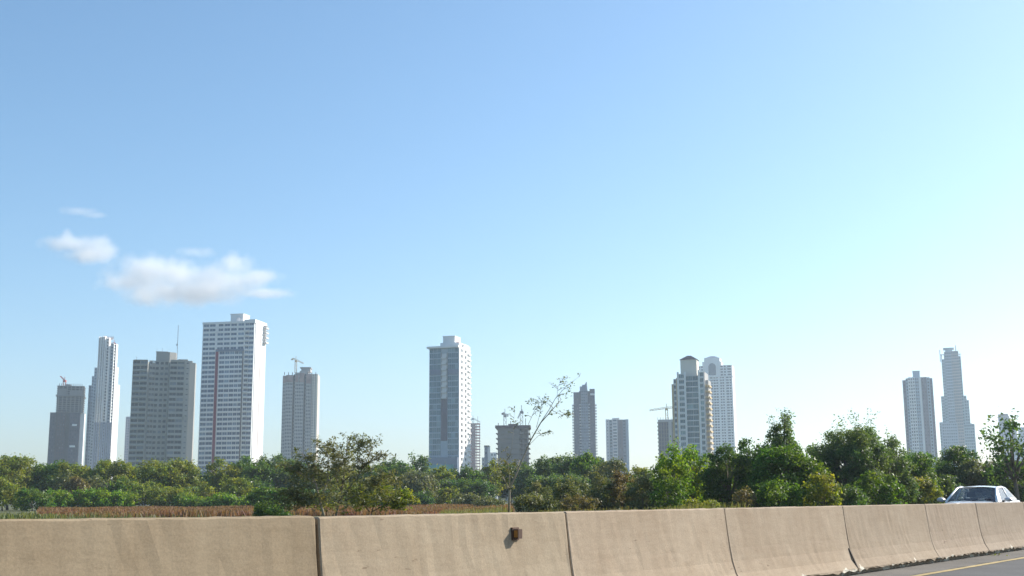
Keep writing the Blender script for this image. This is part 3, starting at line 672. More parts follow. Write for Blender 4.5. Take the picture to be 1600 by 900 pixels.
# --- open frames under construction
def frame_tower(label, x0, x1, ytop, Y, fh, slab_m, col_m, theta=0, infill=None, ncol=6, over=1.2, dep=16, ybase=720, edge=.45):
    T = tower('unfinished_tower', label, 0, x0, x1, ytop, Y, theta, ybase=ybase); w2 = T.W / 2; n = int(T.H / fh); z0 = T.H - n * fh
    b = MB(); b.box(-w2 - over, w2 + over, -dep / 2 - over, dep / 2 + over, -edge, 0); sm = b.mesh('floor_slab'); sm.materials.append(slab_m)
    for i in range(n + 1):
        if z0 + i * fh < T.z(x0, 745): continue
        o = bpy.data.objects.new('floor_slab', sm); C.objects.link(o); o.parent = T.root; o.location = (0, 0, z0 + i * fh)
    b = MB()
    for i in range(ncol):
        x = -w2 + .4 + (T.W - .8) * i / (ncol - 1)
        for y in (-dep / 2 + .4, 0, dep / 2 - .4): b.box(x - .35, x + .35, y - .35, y + .35, 0, T.H - edge - .01)
    T.part(b, 'columns', col_m)
    if infill:
        b = MB()
        for a, c, y, mm in infill: b.box(-w2 + a * T.W, -w2 + c * T.W, y, y + 4, 0, T.H - edge - .02)
        T.part(b, 'infill_wall', infill[0][3])
    return T
T = frame_tower('slim reddish building skeleton beside the white flank of the glass tower', 735, 750, 662, 1400, 3.3, W['red'], W['red'], ncol=4, over=.3, dep=16, edge=.7, infill=[(.08, .55, -2, W['red'])])
crane('slim grey crane above the reddish building skeleton', 739, 700, 656, 1380, [(750, 660), (734, 658)], MT['crane_grey'], 2.0)
b = MB(); w2 = T.W / 2
for px, py in ((747, 651), (750, 664)): b.bar(((px - 743) * T.m, -5, T.H), ((px - 743) * T.m, -5, T.z(px, py)), .35)
T.part(b, 'scaffold_pole', W['red'])
T = tower('office_tower', 'narrow blue office slab with a low white block between two building skeletons', 0, 754, 775, 699, 900, 0)
m = T.m; strips(T, None, W['paleblue'], G['bluej'], [(757, 762, -6, 8, 698, even(1, fill=.6), W['bluegrey'], None), (762, 766, -5, 8, 697, None, W['white'], None), (753, 757, -3, 8, 715, even(1, fill=.5), W['offwhite'], None), (766, 776, -4, 8, 707, even(2, fill=.35), W['white'], None)], fh=3, zmin=T.z(760, 735))
b = MB(); b.box((756.5 - T.xc) * m, (764.5 - T.xc) * m, -6.5, 8.4, T.z(760, 698.2), T.z(760, 696.6)); T.part(b, 'roof', W['slate'])
T = frame_tower('wide brown construction frame with overhanging floor slabs behind the sapling', 779, 826, 670, 720, 2.95, W['grey'], W['grey'], theta=2, infill=[(.02, .70, -8.6, W['grey']), (.74, .97, -1, W['brown'])], ncol=8, over=1.0, dep=17)
m = T.m; w2 = T.W / 2
b = MB(); b.box(-w2 - 1.4, w2 + 1.4, -10.4, 10, T.H + .05, T.H + 1.5); T.part(b, 'formwork', W['brown'], 'brown timber formwork on top')
b = MB(); b.box(-3, 2.6, -4, 4, T.H + 1.51, T.z(802, 663)); T.part(b, 'lift_core', W['brown'])
b = MB()
for px, py in ((780, 662), (799, 659), (822, 655)): b.bar(((px - 802.5) * m, -7, T.H + 1.5), ((px - 802.5) * m, -7, T.z(px, py)), .35)
T.part(b, 'starter_bars', W['brown'])
crane('short grey crane at the left on top of the wide brown construction frame', 789, 668, 652, 716, [(794, 651), (785.5, 645)], MT['crane_grey'], 1.5)
crane('grey crane at the right on the wide brown construction frame, behind the sapling leaves', 815, 668, 646, 716, [(809.5, 654), (816, 643)], MT['crane_grey'], 1.6)

# --- dark slate tower with serrated balconies
T = tower('apartment_tower', 'dark slate blue tower with serrated balconies and a spiked crown', 0, 898, 931, 610, 1150, 0)
zm = T.z(914, 728); m = T.m
strips(T, None, W['slateblue'], G['darkj'], [
    (898, 906.5, -9, 12, 614, even(2, fill=.4), None, None), (906.5, 909.5, -6, 12, 612, None, W['slateblue'], None), (909.5, 920, -12, 12, 611, even(3, fill=.75), W['bluegrey'], G['bluej']),
    (920, 923, -6, 12, 612, None, W['slateblue'], None), (923, 931, -9, 12, 609, even(2, fill=.45), None, None)], fh=2.75, zmin=zm, depth=.6)
b1 = MB(); b2 = MB(); b3 = MB(); xc = T.xc
b1.box((906.6 - xc) * m, (909.4 - xc) * m, -10.4, -6.4, 0, 1.15); b1.box((920.1 - xc) * m, (922.9 - xc) * m, -10.4, -6.4, 0, 1.15)
b1.box((898 - xc) * m - 1.6, (898 - xc) * m - .01, -6, 4, 0, 1.0); b1.box((931 - xc) * m + .01, (931 - xc) * m + 1.6, -6, 4, 0, 1.0)
sm = b1.mesh('balcony'); sm.materials.append(W['offwhite'])
for i in range(int(T.H / 2.75) - 4):
    z = i * 2.75
    if z < zm - 6: continue
    o_ = bpy.data.objects.new('balcony', sm); C.objects.link(o_); o_.parent = T.root; o_.location = (0, 0, z)
b = MB(); zt = T.z(914, 612); b.box((908 - xc) * m, (919.5 - xc) * m, -8, 6, zt, T.z(914, 605)); b.box((911.5 - xc) * m, (919 - xc) * m, -6, 4, T.z(914, 605), T.z(914, 602))
b.prism([((915.5 - xc) * m, -5), ((919 - xc) * m, -5), ((919 - xc) * m, 3), ((915.5 - xc) * m, 3)], T.z(914, 602), T.z(914, 597.5), [((918 - xc) * m, -4), ((919 - xc) * m, -4), ((919 - xc) * m, 2), ((918 - xc) * m, 2)])
T.part(b, 'crown', W['bluegrey'])
b = MB(); b.box((924 - xc) * m, (930.5 - xc) * m, -9.7, -9.1, T.z(926, 619), T.z(926, 616)); T.part(b, 'parapet_panel', W['white'])

# --- slab with lit and shaded facets painted as pale and dark walls
T = tower('apartment_tower', 'shorter blue and white slab with painted facet shade, standing alone right of the dark tower', 0, 948, 983, 656, 1200, 0)
m = T.m; zm = T.z(965, 735)
strips(T, None, W['offwhite'], G['bluej'], [
    (948, 953.5, -8, 10, 656, even(1, fill=.2), W['offwhite'], None), (953.5, 958, -5, 10, 656, even(1, fill=.8), W['paleblue'], None), (958, 966, -9, 10, 655, even(1, fill=.75), W['offwhite'], G['tealj'] if 'tealj' in G else None),
    (966, 974, -3.5, 10, 656, even(1, fill=.15), W['purple'], None), (974, 979, -4.5, 10, 656, even(1, fill=.8), W['bluegrey'], None), (979, 983, -7, 10, 656, None, W['paleblue'], None)], fh=3.1, zmin=zm, depth=.7)
b = MB(); b.box((958 - T.xc) * m, (969 - T.xc) * m, -5, 6, T.z(962, 656), T.z(962, 653.5)); T.part(b, 'parapet', W['offwhite'])
T = tower('house', 'low grey beige rooftop block peeping over the trees left of the blue and white slab', 0, 931, 944, 716, 700, 0)
strips(T, None, W['grey'], G['darkj'], [(931, 944, -5, 5, 716, even(3, fill=.4), None, None)], fh=3, zmin=T.z(937, 735))

# --- grey frame with long jib crane
T = frame_tower('grey half built frame left of the pyramid roofed tower, under a long crane jib', 1030, 1056, 660, 900, 2.9, W['grey'], W['grey'], infill=[(.02, .98, -6.2, W['purple'])], ncol=7, over=.5, dep=14)
m = T.m
b = MB(); w2 = T.W / 2; b.box(-w2, w2, -7.4, -6.6, T.H + .01, T.H + 1.7)
for k in range(7): b.bar((-w2 + k * 2.0, -7, T.H + 1.7), (-w2 + k * 2.0, -7, T.H + 3.4), .3)
T.part(b, 'formwork', W['palegrey'])
b = MB(); b.box(.4 * w2 - 1.2, .4 * w2 + 1.2, -8.3, -7.6, 0, T.H); T.part(b, 'hoist_shaft', W['palegrey'])
crane('long armed tower crane on the half built frame left of the pyramid roofed tower', 1042, 658, 641, 896, [(1015, 642), (1056, 637)], MT['crane_yellow'], 1.7)

# --- right pair
T = tower('apartment_tower', 'grey and mauve tower with upright white ribs, left of the stepped glass tower', 0, 1419.5, 1464, 592, 1100, 0)
zm = T.z(1440, 735); m = T.m; xc = T.xc
strips(T, None, W['paleblue'], G['darkj'], [
    (1419.5, 1424.5, -5, 12, 594, even(1, fill=.4), W['mauve'], None), (1424.5, 1428, -9, 12, 592, even(1, fill=.5), W['paleblue'], None), (1428, 1431.5, -12, 12, 591, even(1, fill=.45), W['white'], None),
    (1431.5, 1434.5, -11, 12, 591, even(1, fill=.6), W['white'], None), (1434.5, 1438, -13, 12, 591, even(1, fill=.5), W['white'], None), (1438, 1444, -12, 12, 591, even(2, fill=.5), W['paleblue'], None),
    (1444, 1447, -12.6, 12, 591, None, W['white'], None), (1447, 1455, -10, 12, 591, even(2, fill=.4), W['mauve'], None), (1455, 1460, -8, 12, 591, even(1, fill=.4), W['paleblue'], None), (1460, 1464, -4, 12, 592, even(1, fill=.3), W['mauve'], None)], fh=3.0, zmin=zm, depth=.6)
b = MB(); b.box((1435.5 - xc) * m, (1446 - xc) * m, -6, 5, T.z(1440, 592), T.z(1440, 581)); b.box((1435.2 - xc) * m, (1446.3 - xc) * m, -6.3, 5.3, T.z(1440, 581) + .01, T.z(1440, 580.2)); T.part(b, 'roof_block', W['paleblue'])

T = tower('office_tower', 'tall stepped pale blue glass tower with two roof masts at the right', 0, 1474, 1525, 553, 1250, 0)
zm = T.z(1500, 735); m = T.m; xc = T.xc
strips(T, None, W['aquaclad'], G['aquaj'], [
    (1474, 1482, -9, 16, 660, even(3, fill=.6), None, None), (1479, 1489, -13, 14, 620, even(4, fill=.6), None, None), (1483.5, 1492, -15, 14, 563, even(3, fill=.6), None, None), (1488, 1498, -18, 12, 552, even(3, fill=.7), W['paleblue'], None),
    (1497.5, 1509, -16, 13, 551, even(4, fill=.6), W['palegrey'], None), (1508, 1512, -14, 12, 559, even(1, fill=.5), None, None), (1511.5, 1516, -12, 13, 620, even(1, fill=.6), None, None), (1509, 1519, -13.5, 14, 627, even(3, fill=.6), None, None),
    (1518.5, 1521, -12, 14, 663, even(1, fill=.5), None, None), (1500, 1524.5, -14.5, 16, 664, even(8, fill=.6), None, None), (1477, 1500, -18.5, 15, 662, even(7, fill=.6), W['paleblue'], None)], fh=3.1, zmin=zm, depth=.5)
b = MB(); zt = T.z(1500, 552); zc = T.z(1497, 546); b.box((1490 - xc) * m, (1500 - xc) * m, -8, 6, zt, zc); b.prism([((1487 - xc) * m, -9), ((1503 - xc) * m, -9), ((1503 - xc) * m, 7), ((1487 - xc) * m, 7)], zc + .01, zc + 1.0); T.part(b, 'crown', W['aquaclad'])
b = MB()
for px, pt, pb in ((1482, 547, 566), (1505.5, 541, 553)): b.bar(((px - xc) * m, -8, T.z(px, pb)), ((px - xc) * m, -8, T.z(px, pt)), .8)
T.part(b, 'roof_mast', MT['metal'])
b = MB(); z6 = T.z(1487, 563)
for px in (1484, 1488): b.bar(((px - xc) * m, -8, z6), ((px - xc) * m, -8, T.z(px, 555)), .8)
b.bar(((1482 - xc) * m, -8, T.z(1487, 555)), ((1490 - xc) * m, -8, T.z(1487, 555)), .8); b.bar(((1508 - xc) * m, -8, T.z(1508, 555)), ((1513 - xc) * m, -8, T.z(1510, 555)), .7); b.bar(((1511 - xc) * m, -8, T.z(1508, 560)), ((1511 - xc) * m, -8, T.z(1510, 554)), .7)
T.part(b, 'roof_frame', W['palegrey'])

T = tower('office_tower', 'distant dark tower with a sloping right shoulder at the far right edge', 0, 1566, 1592, 650, 1700, 0)
m = T.m; xc = T.xc
b = MB(); zt = T.z(1575, 647); zs = T.z(1575, 660)
plate(b, [((1566 - xc) * m, 0), ((1592 - xc) * m, 0), ((1591 - xc) * m, zs), ((1585 - xc) * m, zs), ((1580 - xc) * m, zt), ((1566 - xc) * m, zt - .6)], -10, 14); T.part(b, 'wall', W['purple'])
wall = MB(); jn = MB(); facade(T, wall, ((1566 - xc) * m, -10), ((1580 - xc) * m, -10), 30, zt - 4, int((zt - 34) / 3.4), even(4, fill=.7), G['bluej'], None, single=False, joined=jn, depth=.4); T.part(wall, 'floor_bands', W['bluegrey']); T.part(jn, 'windows', G['bluej'], kind='stuff')
T = tower('apartment_tower', 'pale blue slab glimpsed through the dark leaves at the right edge', 0, 1578, 1618, 672, 1500, 0)
strips(T, None, W['paleblue'], G['bluej'], [(1578, 1595, -9, 10, 686, even(4), None, None), (1595, 1618, -8, 10, 668, even(5), None, None)], fh=3.2, zmin=T.z(1590, 740))
T = tower('house', 'low pale building glimpsed between the trees below the maroon striped tower', 0, 318, 366, 752, 560, 0, 'building', 770)
strips(T, None, W['offwhite'], G['darkj'], [(318, 345, -6, 6, 762, even(5, fill=.5), None, None), (345, 366, -8, 6, 753, even(4, fill=.5), None, None)], fh=3.0)

# ------------------------------------------------------------------ white sedan on the opposite carriageway (x forward, y to its left, z up)
def car_paint():
    m, n, l, b = mat('white car paint'); b.inputs['Base Color'].default_value = (.78, .79, .80, 1); b.inputs['Roughness'].default_value = .35
    b.inputs['Coat Weight'].default_value = .7; b.inputs['Coat Roughness'].default_value = .05; return m
def car_glass():
    m, n, l, b = mat('tinted car glass')
    b.inputs['Base Color'].default_value = (.02, .03, .035, 1); b.inputs['Roughness'].default_value = .03
    t = n.new('ShaderNodeBsdfTransparent'); t.inputs[0].default_value = (.50, .57, .60, 1)
    g = n.new('ShaderNodeBsdfGlossy'); g.inputs['Roughness'].default_value = .03; f = n.new('ShaderNodeFresnel'); f.inputs[0].default_value = 1.65
    ms = n.new('ShaderNodeMixShader'); l.new(f.outputs[0], ms.inputs[0]); l.new(t.outputs[0], ms.inputs[1]); l.new(g.outputs[0], ms.inputs[2]); l.new(ms.outputs[0], n['Material Output'].inputs['Surface'])
    return m
MT['paint'] = car_paint(); MT['glass'] = car_glass(); MT['side_glass'] = car_glass(); MT['side_glass'].name = 'clear side glass'
for nd in MT['side_glass'].node_tree.nodes:
    if nd.type == 'BSDF_TRANSPARENT': nd.inputs[0].default_value = (.8, .84, .84, 1)
    if nd.type == 'FRESNEL': nd.inputs[0].default_value = 1.8
    if nd.type == 'BSDF_GLOSSY': nd.inputs['Roughness'].default_value = .25
MT['trim'] = surf('black plastic trim', (.025, .025, .028), .5, .1, 9)
MT['seat'] = surf('dark grey seat fabric', (.05, .05, .055), .9, .1, 20)
MT['lamp'] = surf('clear lamp lens', (.6, .62, .65), .1, .05, 9, .6)
MT['red_lamp'] = surf('red lamp lens', (.4, .03, .03), .2, .1, 9, .6)
def sheet(rows, closed=False):
    """grid of points (rows of equal length) as one smooth sheet"""
    b = MB(); n = len(rows[0]); b.add([p for r in rows for p in r], [(i * n + j, i * n + j + 1, (i + 1) * n + j + 1, (i + 1) * n + j) for i in range(len(rows) - 1) for j in range(n - 1)])
    return b
pc = at(1530, 787, 37.4)
car = empty('car', (pc.x, pc.y, .02), RANG + math.pi + R(2), label='white sedan driving towards us behind the barrier, only its cabin and bonnet showing', cat='car')
# body shell: stations along x, half sections from sill over shoulder to centre line
st = [(2.26, .52, .30, .56, .60), (2.20, .70, .24, .66, .70), (2.0, .80, .20, .74, .80), (1.5, .86, .18, .86, .93), (1.0, .875, .18, .96, 1.025), (.86, .88, .18, .98, 1.04),
      (.3, .885, .18, 1.0, 1.0), (-.6, .885, .18, 1.01, 1.01), (-1.3, .88, .18, 1.02, 1.02), (-1.62, .87, .2, 1.03, 1.06), (-1.95, .84, .22, 1.03, 1.075), (-2.22, .78, .28, 1.0, 1.05), (-2.32, .64, .36, .86, .90)]
rows = []
for x, hw, zb, zs, zc in st:
    half = [(hw * .80, zb), (hw * .97, zb + .10), (hw, zb + (zs - zb) * .45), (hw * .985, zb + (zs - zb) * .78), (hw * .95, zs - .02), (hw * .90, zs), (hw * .70, zs + (zc - zs) * .55), (hw * .35, zs + (zc - zs) * .92), (0, zc)]
    if -1.5 < x < .8: half = half[:6] + [(hw * .86, zs - .05), (hw * .85, .45), (0, .40)]
    rows.append([(x, y, z) for y, z in half] + [(x, -y, z) for y, z in half[-2::-1]])
b = sheet(rows); n = len(rows[0])
b.add(rows[0], [tuple(range(n))]); b.add(rows[-1], [tuple(range(n - 1, -1, -1))])
body = b.build('body', MT['paint'], car, smooth=True)
# greenhouse corner lines
def lerp(a, c, t): return tuple(a[i] + (c[i] - a[i]) * t for i in range(3))
Ab, At = (.98, .74, 1.0), (.18, .575, 1.405); Cb, Ct = (-1.72, .72, 1.05), (-1.02, .56, 1.405)
Bb, Bt = (-.42, .80, 1.01), (-.48, .60, 1.43); Db, Dt = (-1.30, .785, 1.03), (-.98, .585, 1.40)
Sb = (.62, .80, 1.0); St = (.10, .60, 1.40)
rows = []
for i in range(9):
    t = i / 8; x = .20 - 1.24 * t; hw = .585 - .01 * t; ze = 1.405 + .035 * math.sin(math.pi * min(1, t * 1.0))
    rows.append([(x + (.05 * (1 - (j / 6) ** 2) if i == 0 else 0) - (.05 * (1 - (j / 6) ** 2) if i == 8 else 0), hw * j / 6, ze + .045 * (1 - (abs(j) / 6) ** 2.4)) for j in range(-6, 7)])
roof = sheet(rows); roof.build('roof', MT['paint'], car, smooth=True)
def pillar(pts, wd, m=None, name='pillar'):
    for s in (1, -1):
        b = MB(); q = [Vector((p[0], p[1] * s, p[2])) for p in pts]
        b.tube(q, [wd] * len(q), 6); b.build(name, m or MT['paint'], car, smooth=True)
pillar([Ab, lerp(Ab, At, .5), At, (-.4, .595, 1.437), Ct, lerp(Ct, Cb, .5), Cb], .038, name='roof_rail')
pillar([Bb, Bt], .026)
for s in (1, -1):      # broad rear pillar
    b = MB(); q = [Cb, (-1.36, .775, 1.03), (-1.06, .60, 1.37), Ct]; q = [(x, y * s, z) for x, y, z in q]; r2 = [(x, y - .03 * s, z) for x, y, z in q]
    b.add(q + r2, [(0, 1, 2, 3), (7, 6, 5, 4), (0, 4, 5, 1), (1, 5, 6, 2), (2, 6, 7, 3), (3, 7, 4, 0)]); b.build('rear_pillar', MT['paint'], car)
def screen(name, bl, tl, bow, th=.012):
    rows = []
    for i in range(5):
        t = i / 4; e = lerp(bl, tl, t); rows.append([(e[0] + bow * (1 - (j / 5) ** 2), e[1] * j / 5, e[2] + .012 * (1 - (j / 5) ** 2) * (1 - t)) for j in range(-5, 6)])
    return sheet(rows).build(name, MT['glass'], car, smooth=True)
screen('windscreen', (.97, .70, 1.015), (.20, .545, 1.405), .085)
screen('rear_window', (-1.74, .68, 1.065), (-1.06, .53, 1.40), -.06)
for s in (1, -1):
    for p, nm in (((Sb, (-.40, .80, 1.015), (-.47, .605, 1.425), St), 'side_window'), (((-.45, .80, 1.015), (-1.34, .775, 1.035), (-1.04, .60, 1.385), (-.50, .605, 1.425)), 'side_window')):
        q = [(x, y * s, z) for x, y, z in p]; b = MB(); b.add(q, [(0, 1, 2, 3)]); b.build(nm, MT['side_glass'], car)
        b = MB(); b.tube([q[0], q[1]], [.012, .012], 5); b.build('window_trim', MT['metal'], car)
    b = MB(); b.add([(.95, .73 * s, 1.0), (.64, .80 * s, 1.0), (.14, .60 * s, 1.395)], [(0, 1, 2)]); b.build('quarter_panel', MT['paint'], car)
    # mirror
    b = MB(); pts = []
    mx, my, mz = .60, .99 * s, 1.06
    for i, (sx, k) in enumerate(((-.07, .9), (.0, 1.0), (.07, .8), (.11, .4))):
        pts.append([(mx + sx, my + .13 * k * math.cos(a), mz + .075 * k * math.sin(a)) for a in np.linspace(0, 2 * math.pi, 11)])
    mb_ = sheet(pts); mb_.add([p for p in pts[0][:-1]], [tuple(range(10))]); mb_.add([p for p in pts[-1][:-1]], [tuple(range(10))])
    mo = mb_.build('mirror', MT['crmirror'] if 'crmirror' in MT else MT['metal'], car, smooth=True)
    b = MB(); b.tube([(.58, .82 * s, 1.0), (.60, .92 * s, 1.03)], [.03, .03]); b.build('mirror_arm', MT['trim'], mo)
    b = MB(); b.prism([(2.215, .40 * s), (2.12, .74 * s), (2.02, .74 * s), (2.1, .4 * s)][::s], .55, .68); b.build('headlight', MT['lamp'], car)
    b = MB(); b.prism([(-2.30, .45 * s), (-2.24, .76 * s), (-2.1, .80 * s), (-2.2, .45 * s)][::-s], .78, .92); b.build('tail_light', MT['red_lamp'], car)
    for x in (1.38, -1.36):
        prof_ = [(.20, -.09), (.30, -.105), (.32, -.08), (.32, .08), (.30, .105), (.20, .09)]
        b = MB(); N = 20; b.add([(x + r_ * math.cos(2 * math.pi * i / N), .79 * s + y, .32 + r_ * math.sin(2 * math.pi * i / N)) for i in range(N) for r_, y in prof_],
              [(i * 6 + j, i * 6 + (j + 1) % 6, ((i + 1) % N) * 6 + (j + 1) % 6, ((i + 1) % N) * 6 + j) for i in range(N) for j in range(6)])
        wh = b.build('wheel', MT['rubber'], car)
        b = MB(); b.tube([(x, .79 * s - .06, .32), (x, .79 * s + .09 * s, .32)], [.2, .2], 16); b.build('rim', MT['metal'], wh)
for y0_, y1_ in ((.05, .58), (-.6, -.08)):
    b = MB(); b.tube([(1.10, y0_, 1.03), (.93, y1_, 1.07)], [.012, .008], 4); b.build('wiper', MT['trim'], car)
b = MB(); b.box(.35, .92, -.68, .68, .78, 1.0); b.build('dashboard', MT['trim'], car)
for y in (.37, -.37):
    b = MB(); b.box(-.55, -.0, y - .25, y + .25, .42, .56); b.prism([(-.48, y - .24), (-.36, y - .24), (-.36, y + .24), (-.48, y + .24)], .5, 1.1, [(-.66, y - .21), (-.57, y - .21), (-.57, y + .21), (-.66, y + .21)])
    b.prism([(-.66, y - .13), (-.58, y - .13), (-.58, y + .13), (-.66, y + .13)], 1.13, 1.30); b.build('seat', MT['seat'], car)
b = MB(); b.box(-1.35, -.95, -.62, .62, .42, .58); b.box(-1.48, -1.34, -.62, .62, .5, 1.06); b.build('rear_seat', MT['seat'], car)
b = MB(); b.tube([(.28 + .02 * math.sin(a), .37 + .18 * math.cos(a), .93 + .18 * math.sin(a)) for a in np.linspace(0, 2 * math.pi, 17)], [.015] * 17, 5); b.build('steering_wheel', MT['trim'], car)
b = MB(); b.box(-.02, .01, -.11, .11, 1.29, 1.35); b.build('rear_view_mirror', MT['trim'], car)
b = MB(); b.add([(.48, .28, 1.283), (.62, .27, 1.215), (.62, .47, 1.205), (.48, .44, 1.27)], [(0, 1, 2, 3)])

# driver: one skinned figure seated behind the wheel
def person():
    J = {'hip': (-.30, .37, .62), 'belly': (-.36, .37, .80), 'chest': (-.44, .37, 1.0), 'neck': (-.46, .37, 1.13), 'jaw': (-.43, .37, 1.19), 'head': (-.44, .37, 1.28), 'crown': (-.45, .37, 1.345),
         'sl': (-.44, .56, 1.06), 'el': (-.22, .60, .88), 'wl': (.08, .53, .96), 'hl': (.20, .52, 1.0), 'sr': (-.44, .18, 1.06), 'er': (-.22, .14, .88), 'wr': (.08, .21, .96), 'hr': (.20, .22, 1.0),
         'kl': (.12, .47, .66), 'al': (.40, .47, .34), 'kr': (.12, .27, .66), 'ar': (.40, .27, .34), 'tl': (.54, .47, .30), 'tr': (.54, .27, .30)}
    rad = dict(hip=.15, belly=.145, chest=.16, neck=.055, jaw=.075, head=.088, crown=.055, sl=.065, sr=.065, el=.045, er=.045, wl=.032, wr=.032, hl=.036, hr=.036, kl=.07, kr=.07, al=.045, ar=.045, tl=.04, tr=.04)
    E = [('hip', 'belly'), ('belly', 'chest'), ('chest', 'neck'), ('neck', 'jaw'), ('jaw', 'head'), ('head', 'crown'), ('chest', 'sl'), ('sl', 'el'), ('el', 'wl'), ('wl', 'hl'), ('chest', 'sr'), ('sr', 'er'), ('er', 'wr'), ('wr', 'hr'),
         ('hip', 'kl'), ('kl', 'al'), ('al', 'tl'), ('hip', 'kr'), ('kr', 'ar'), ('ar', 'tr')]
    ks = list(J); me = bpy.data.meshes.new('body'); me.from_pydata([J[k] for k in ks], [(ks.index(a), ks.index(c)) for a, c in E], [])
    o = bpy.data.objects.new('person', me); C.objects.link(o)
    md = o.modifiers.new('Skin', 'SKIN'); sub_ = o.modifiers.new('sub', 'SUBSURF'); sub_.levels = 2; sub_.render_levels = 2
    for i, k in enumerate(ks): me.skin_vertices[0].data[i].radius = (rad[k], rad[k])
    me.skin_vertices[0].data[0].use_root = True
    dg = bpy.context.evaluated_depsgraph_get(); me2 = bpy.data.meshes.new_from_object(o.evaluated_get(dg)); o.modifiers.clear(); o.data = me2
    red = surf('dark red shirt', (.20, .035, .04), .9, .1, 9); skin = surf('brown skin', (.28, .16, .10), .6, .05, 9); tr_ = surf('dark trousers', (.03, .03, .04), .9)
    me2.materials.clear()
    for m_ in (red, skin, tr_): me2.materials.append(m_)
    for p in me2.polygons:
        c = p.center; p.material_index = 1 if (c.z > 1.115 and abs(c.y - .37) < .13) or c.x > .02 and c.z > .85 else (2 if c.z < .66 else 0); p.use_smooth = True
    o.matrix_world = car.matrix_basis
    return o
pers = person(); tag(pers, 'driver in a dark red shirt, dimly seen behind the windscreen of the white sedan', 'person')
b = MB(); V = []
rows = [[(-.452 + .096 * math.cos(a) * math.sin(p_), .37 + .088 * math.sin(a) * math.sin(p_), 1.29 + .092 * math.cos(p_)) for a in np.linspace(.9, 2 * math.pi - .9, 13)] for p_ in np.linspace(.02, 1.75, 7)]
hair = sheet(rows).build('hair', surf('black hair', (.015, .012, .01), .6), pers, smooth=True)

# ------------------------------------------------------------------ trees, shrubs and grass
LM = dict(
    olive=leafmat('olive green leaves', (0.083, 0.132, 0.014), (0.247, 0.287, 0.041), .45),
    green=leafmat('mid green leaves', (0.039, 0.109, 0.011), (0.132, 0.224, 0.028), .42),
    bright=leafmat('fresh green leaves', (0.071, 0.184, 0.011), (0.207, 0.316, 0.030), .5),
    dark=leafmat('dark green leaves', (.032, .084, .022), (.105, .180, .045), .48, .4),
    blue=leafmat('blue green leaves', (.042, .100, .036), (.145, .210, .075), .48),
    grey=leafmat('grey green leaves', (0.081, 0.109, 0.041), (0.190, 0.207, 0.092), .35),
    yellow=leafmat('yellow green leaves', (0.109, 0.167, 0.016), (0.241, 0.259, 0.046), .5),
    feather=leafmat('dull grey green leaflets', (.080, .096, .045), (.200, .212, .100), .38),
    dry=leafmat('brownish dry leaves', (0.098, 0.086, 0.034), (0.218, 0.190, 0.081), .35),
)
def leaf_cloud(P, Nrm, L, Wd, rng, jitter=.8):
    """diamond leaves with a fold at points P, facing roughly Nrm; two triangles each"""
    n = len(P); nr = Nrm + rng.normal(0, jitter, (n, 3)); nr /= np.linalg.norm(nr, axis=1, keepdims=True) + 1e-9
    r = rng.normal(0, 1, (n, 3)); t = np.cross(nr, r); t /= np.linalg.norm(t, axis=1, keepdims=True) + 1e-9; bt = np.cross(nr, t)
    l = L * rng.uniform(.65, 1.3, (n, 1)); w_ = Wd * rng.uniform(.65, 1.3, (n, 1))
    v = np.empty((n, 4, 3)); v[:, 0] = P - t * l / 2; v[:, 2] = P + t * l / 2; v[:, 1] = P + bt * w_ / 2 + nr * w_ * .18; v[:, 3] = P - bt * w_ / 2 + nr * w_ * .18
    return v.reshape(-1, 3)
def quads_mesh(name, V):
    n = len(V) // 4; me = bpy.data.meshes.new(name); me.vertices.add(4 * n); me.vertices.foreach_set('co', V.astype(np.float32).ravel())
    me.loops.add(4 * n); me.loops.foreach_set('vertex_index', np.arange(4 * n, dtype=np.int32))
    me.polygons.add(n); me.polygons.foreach_set('loop_start', np.arange(0, 4 * n, 4, dtype=np.int32)); me.update(calc_edges=True); return me
seed = [11]
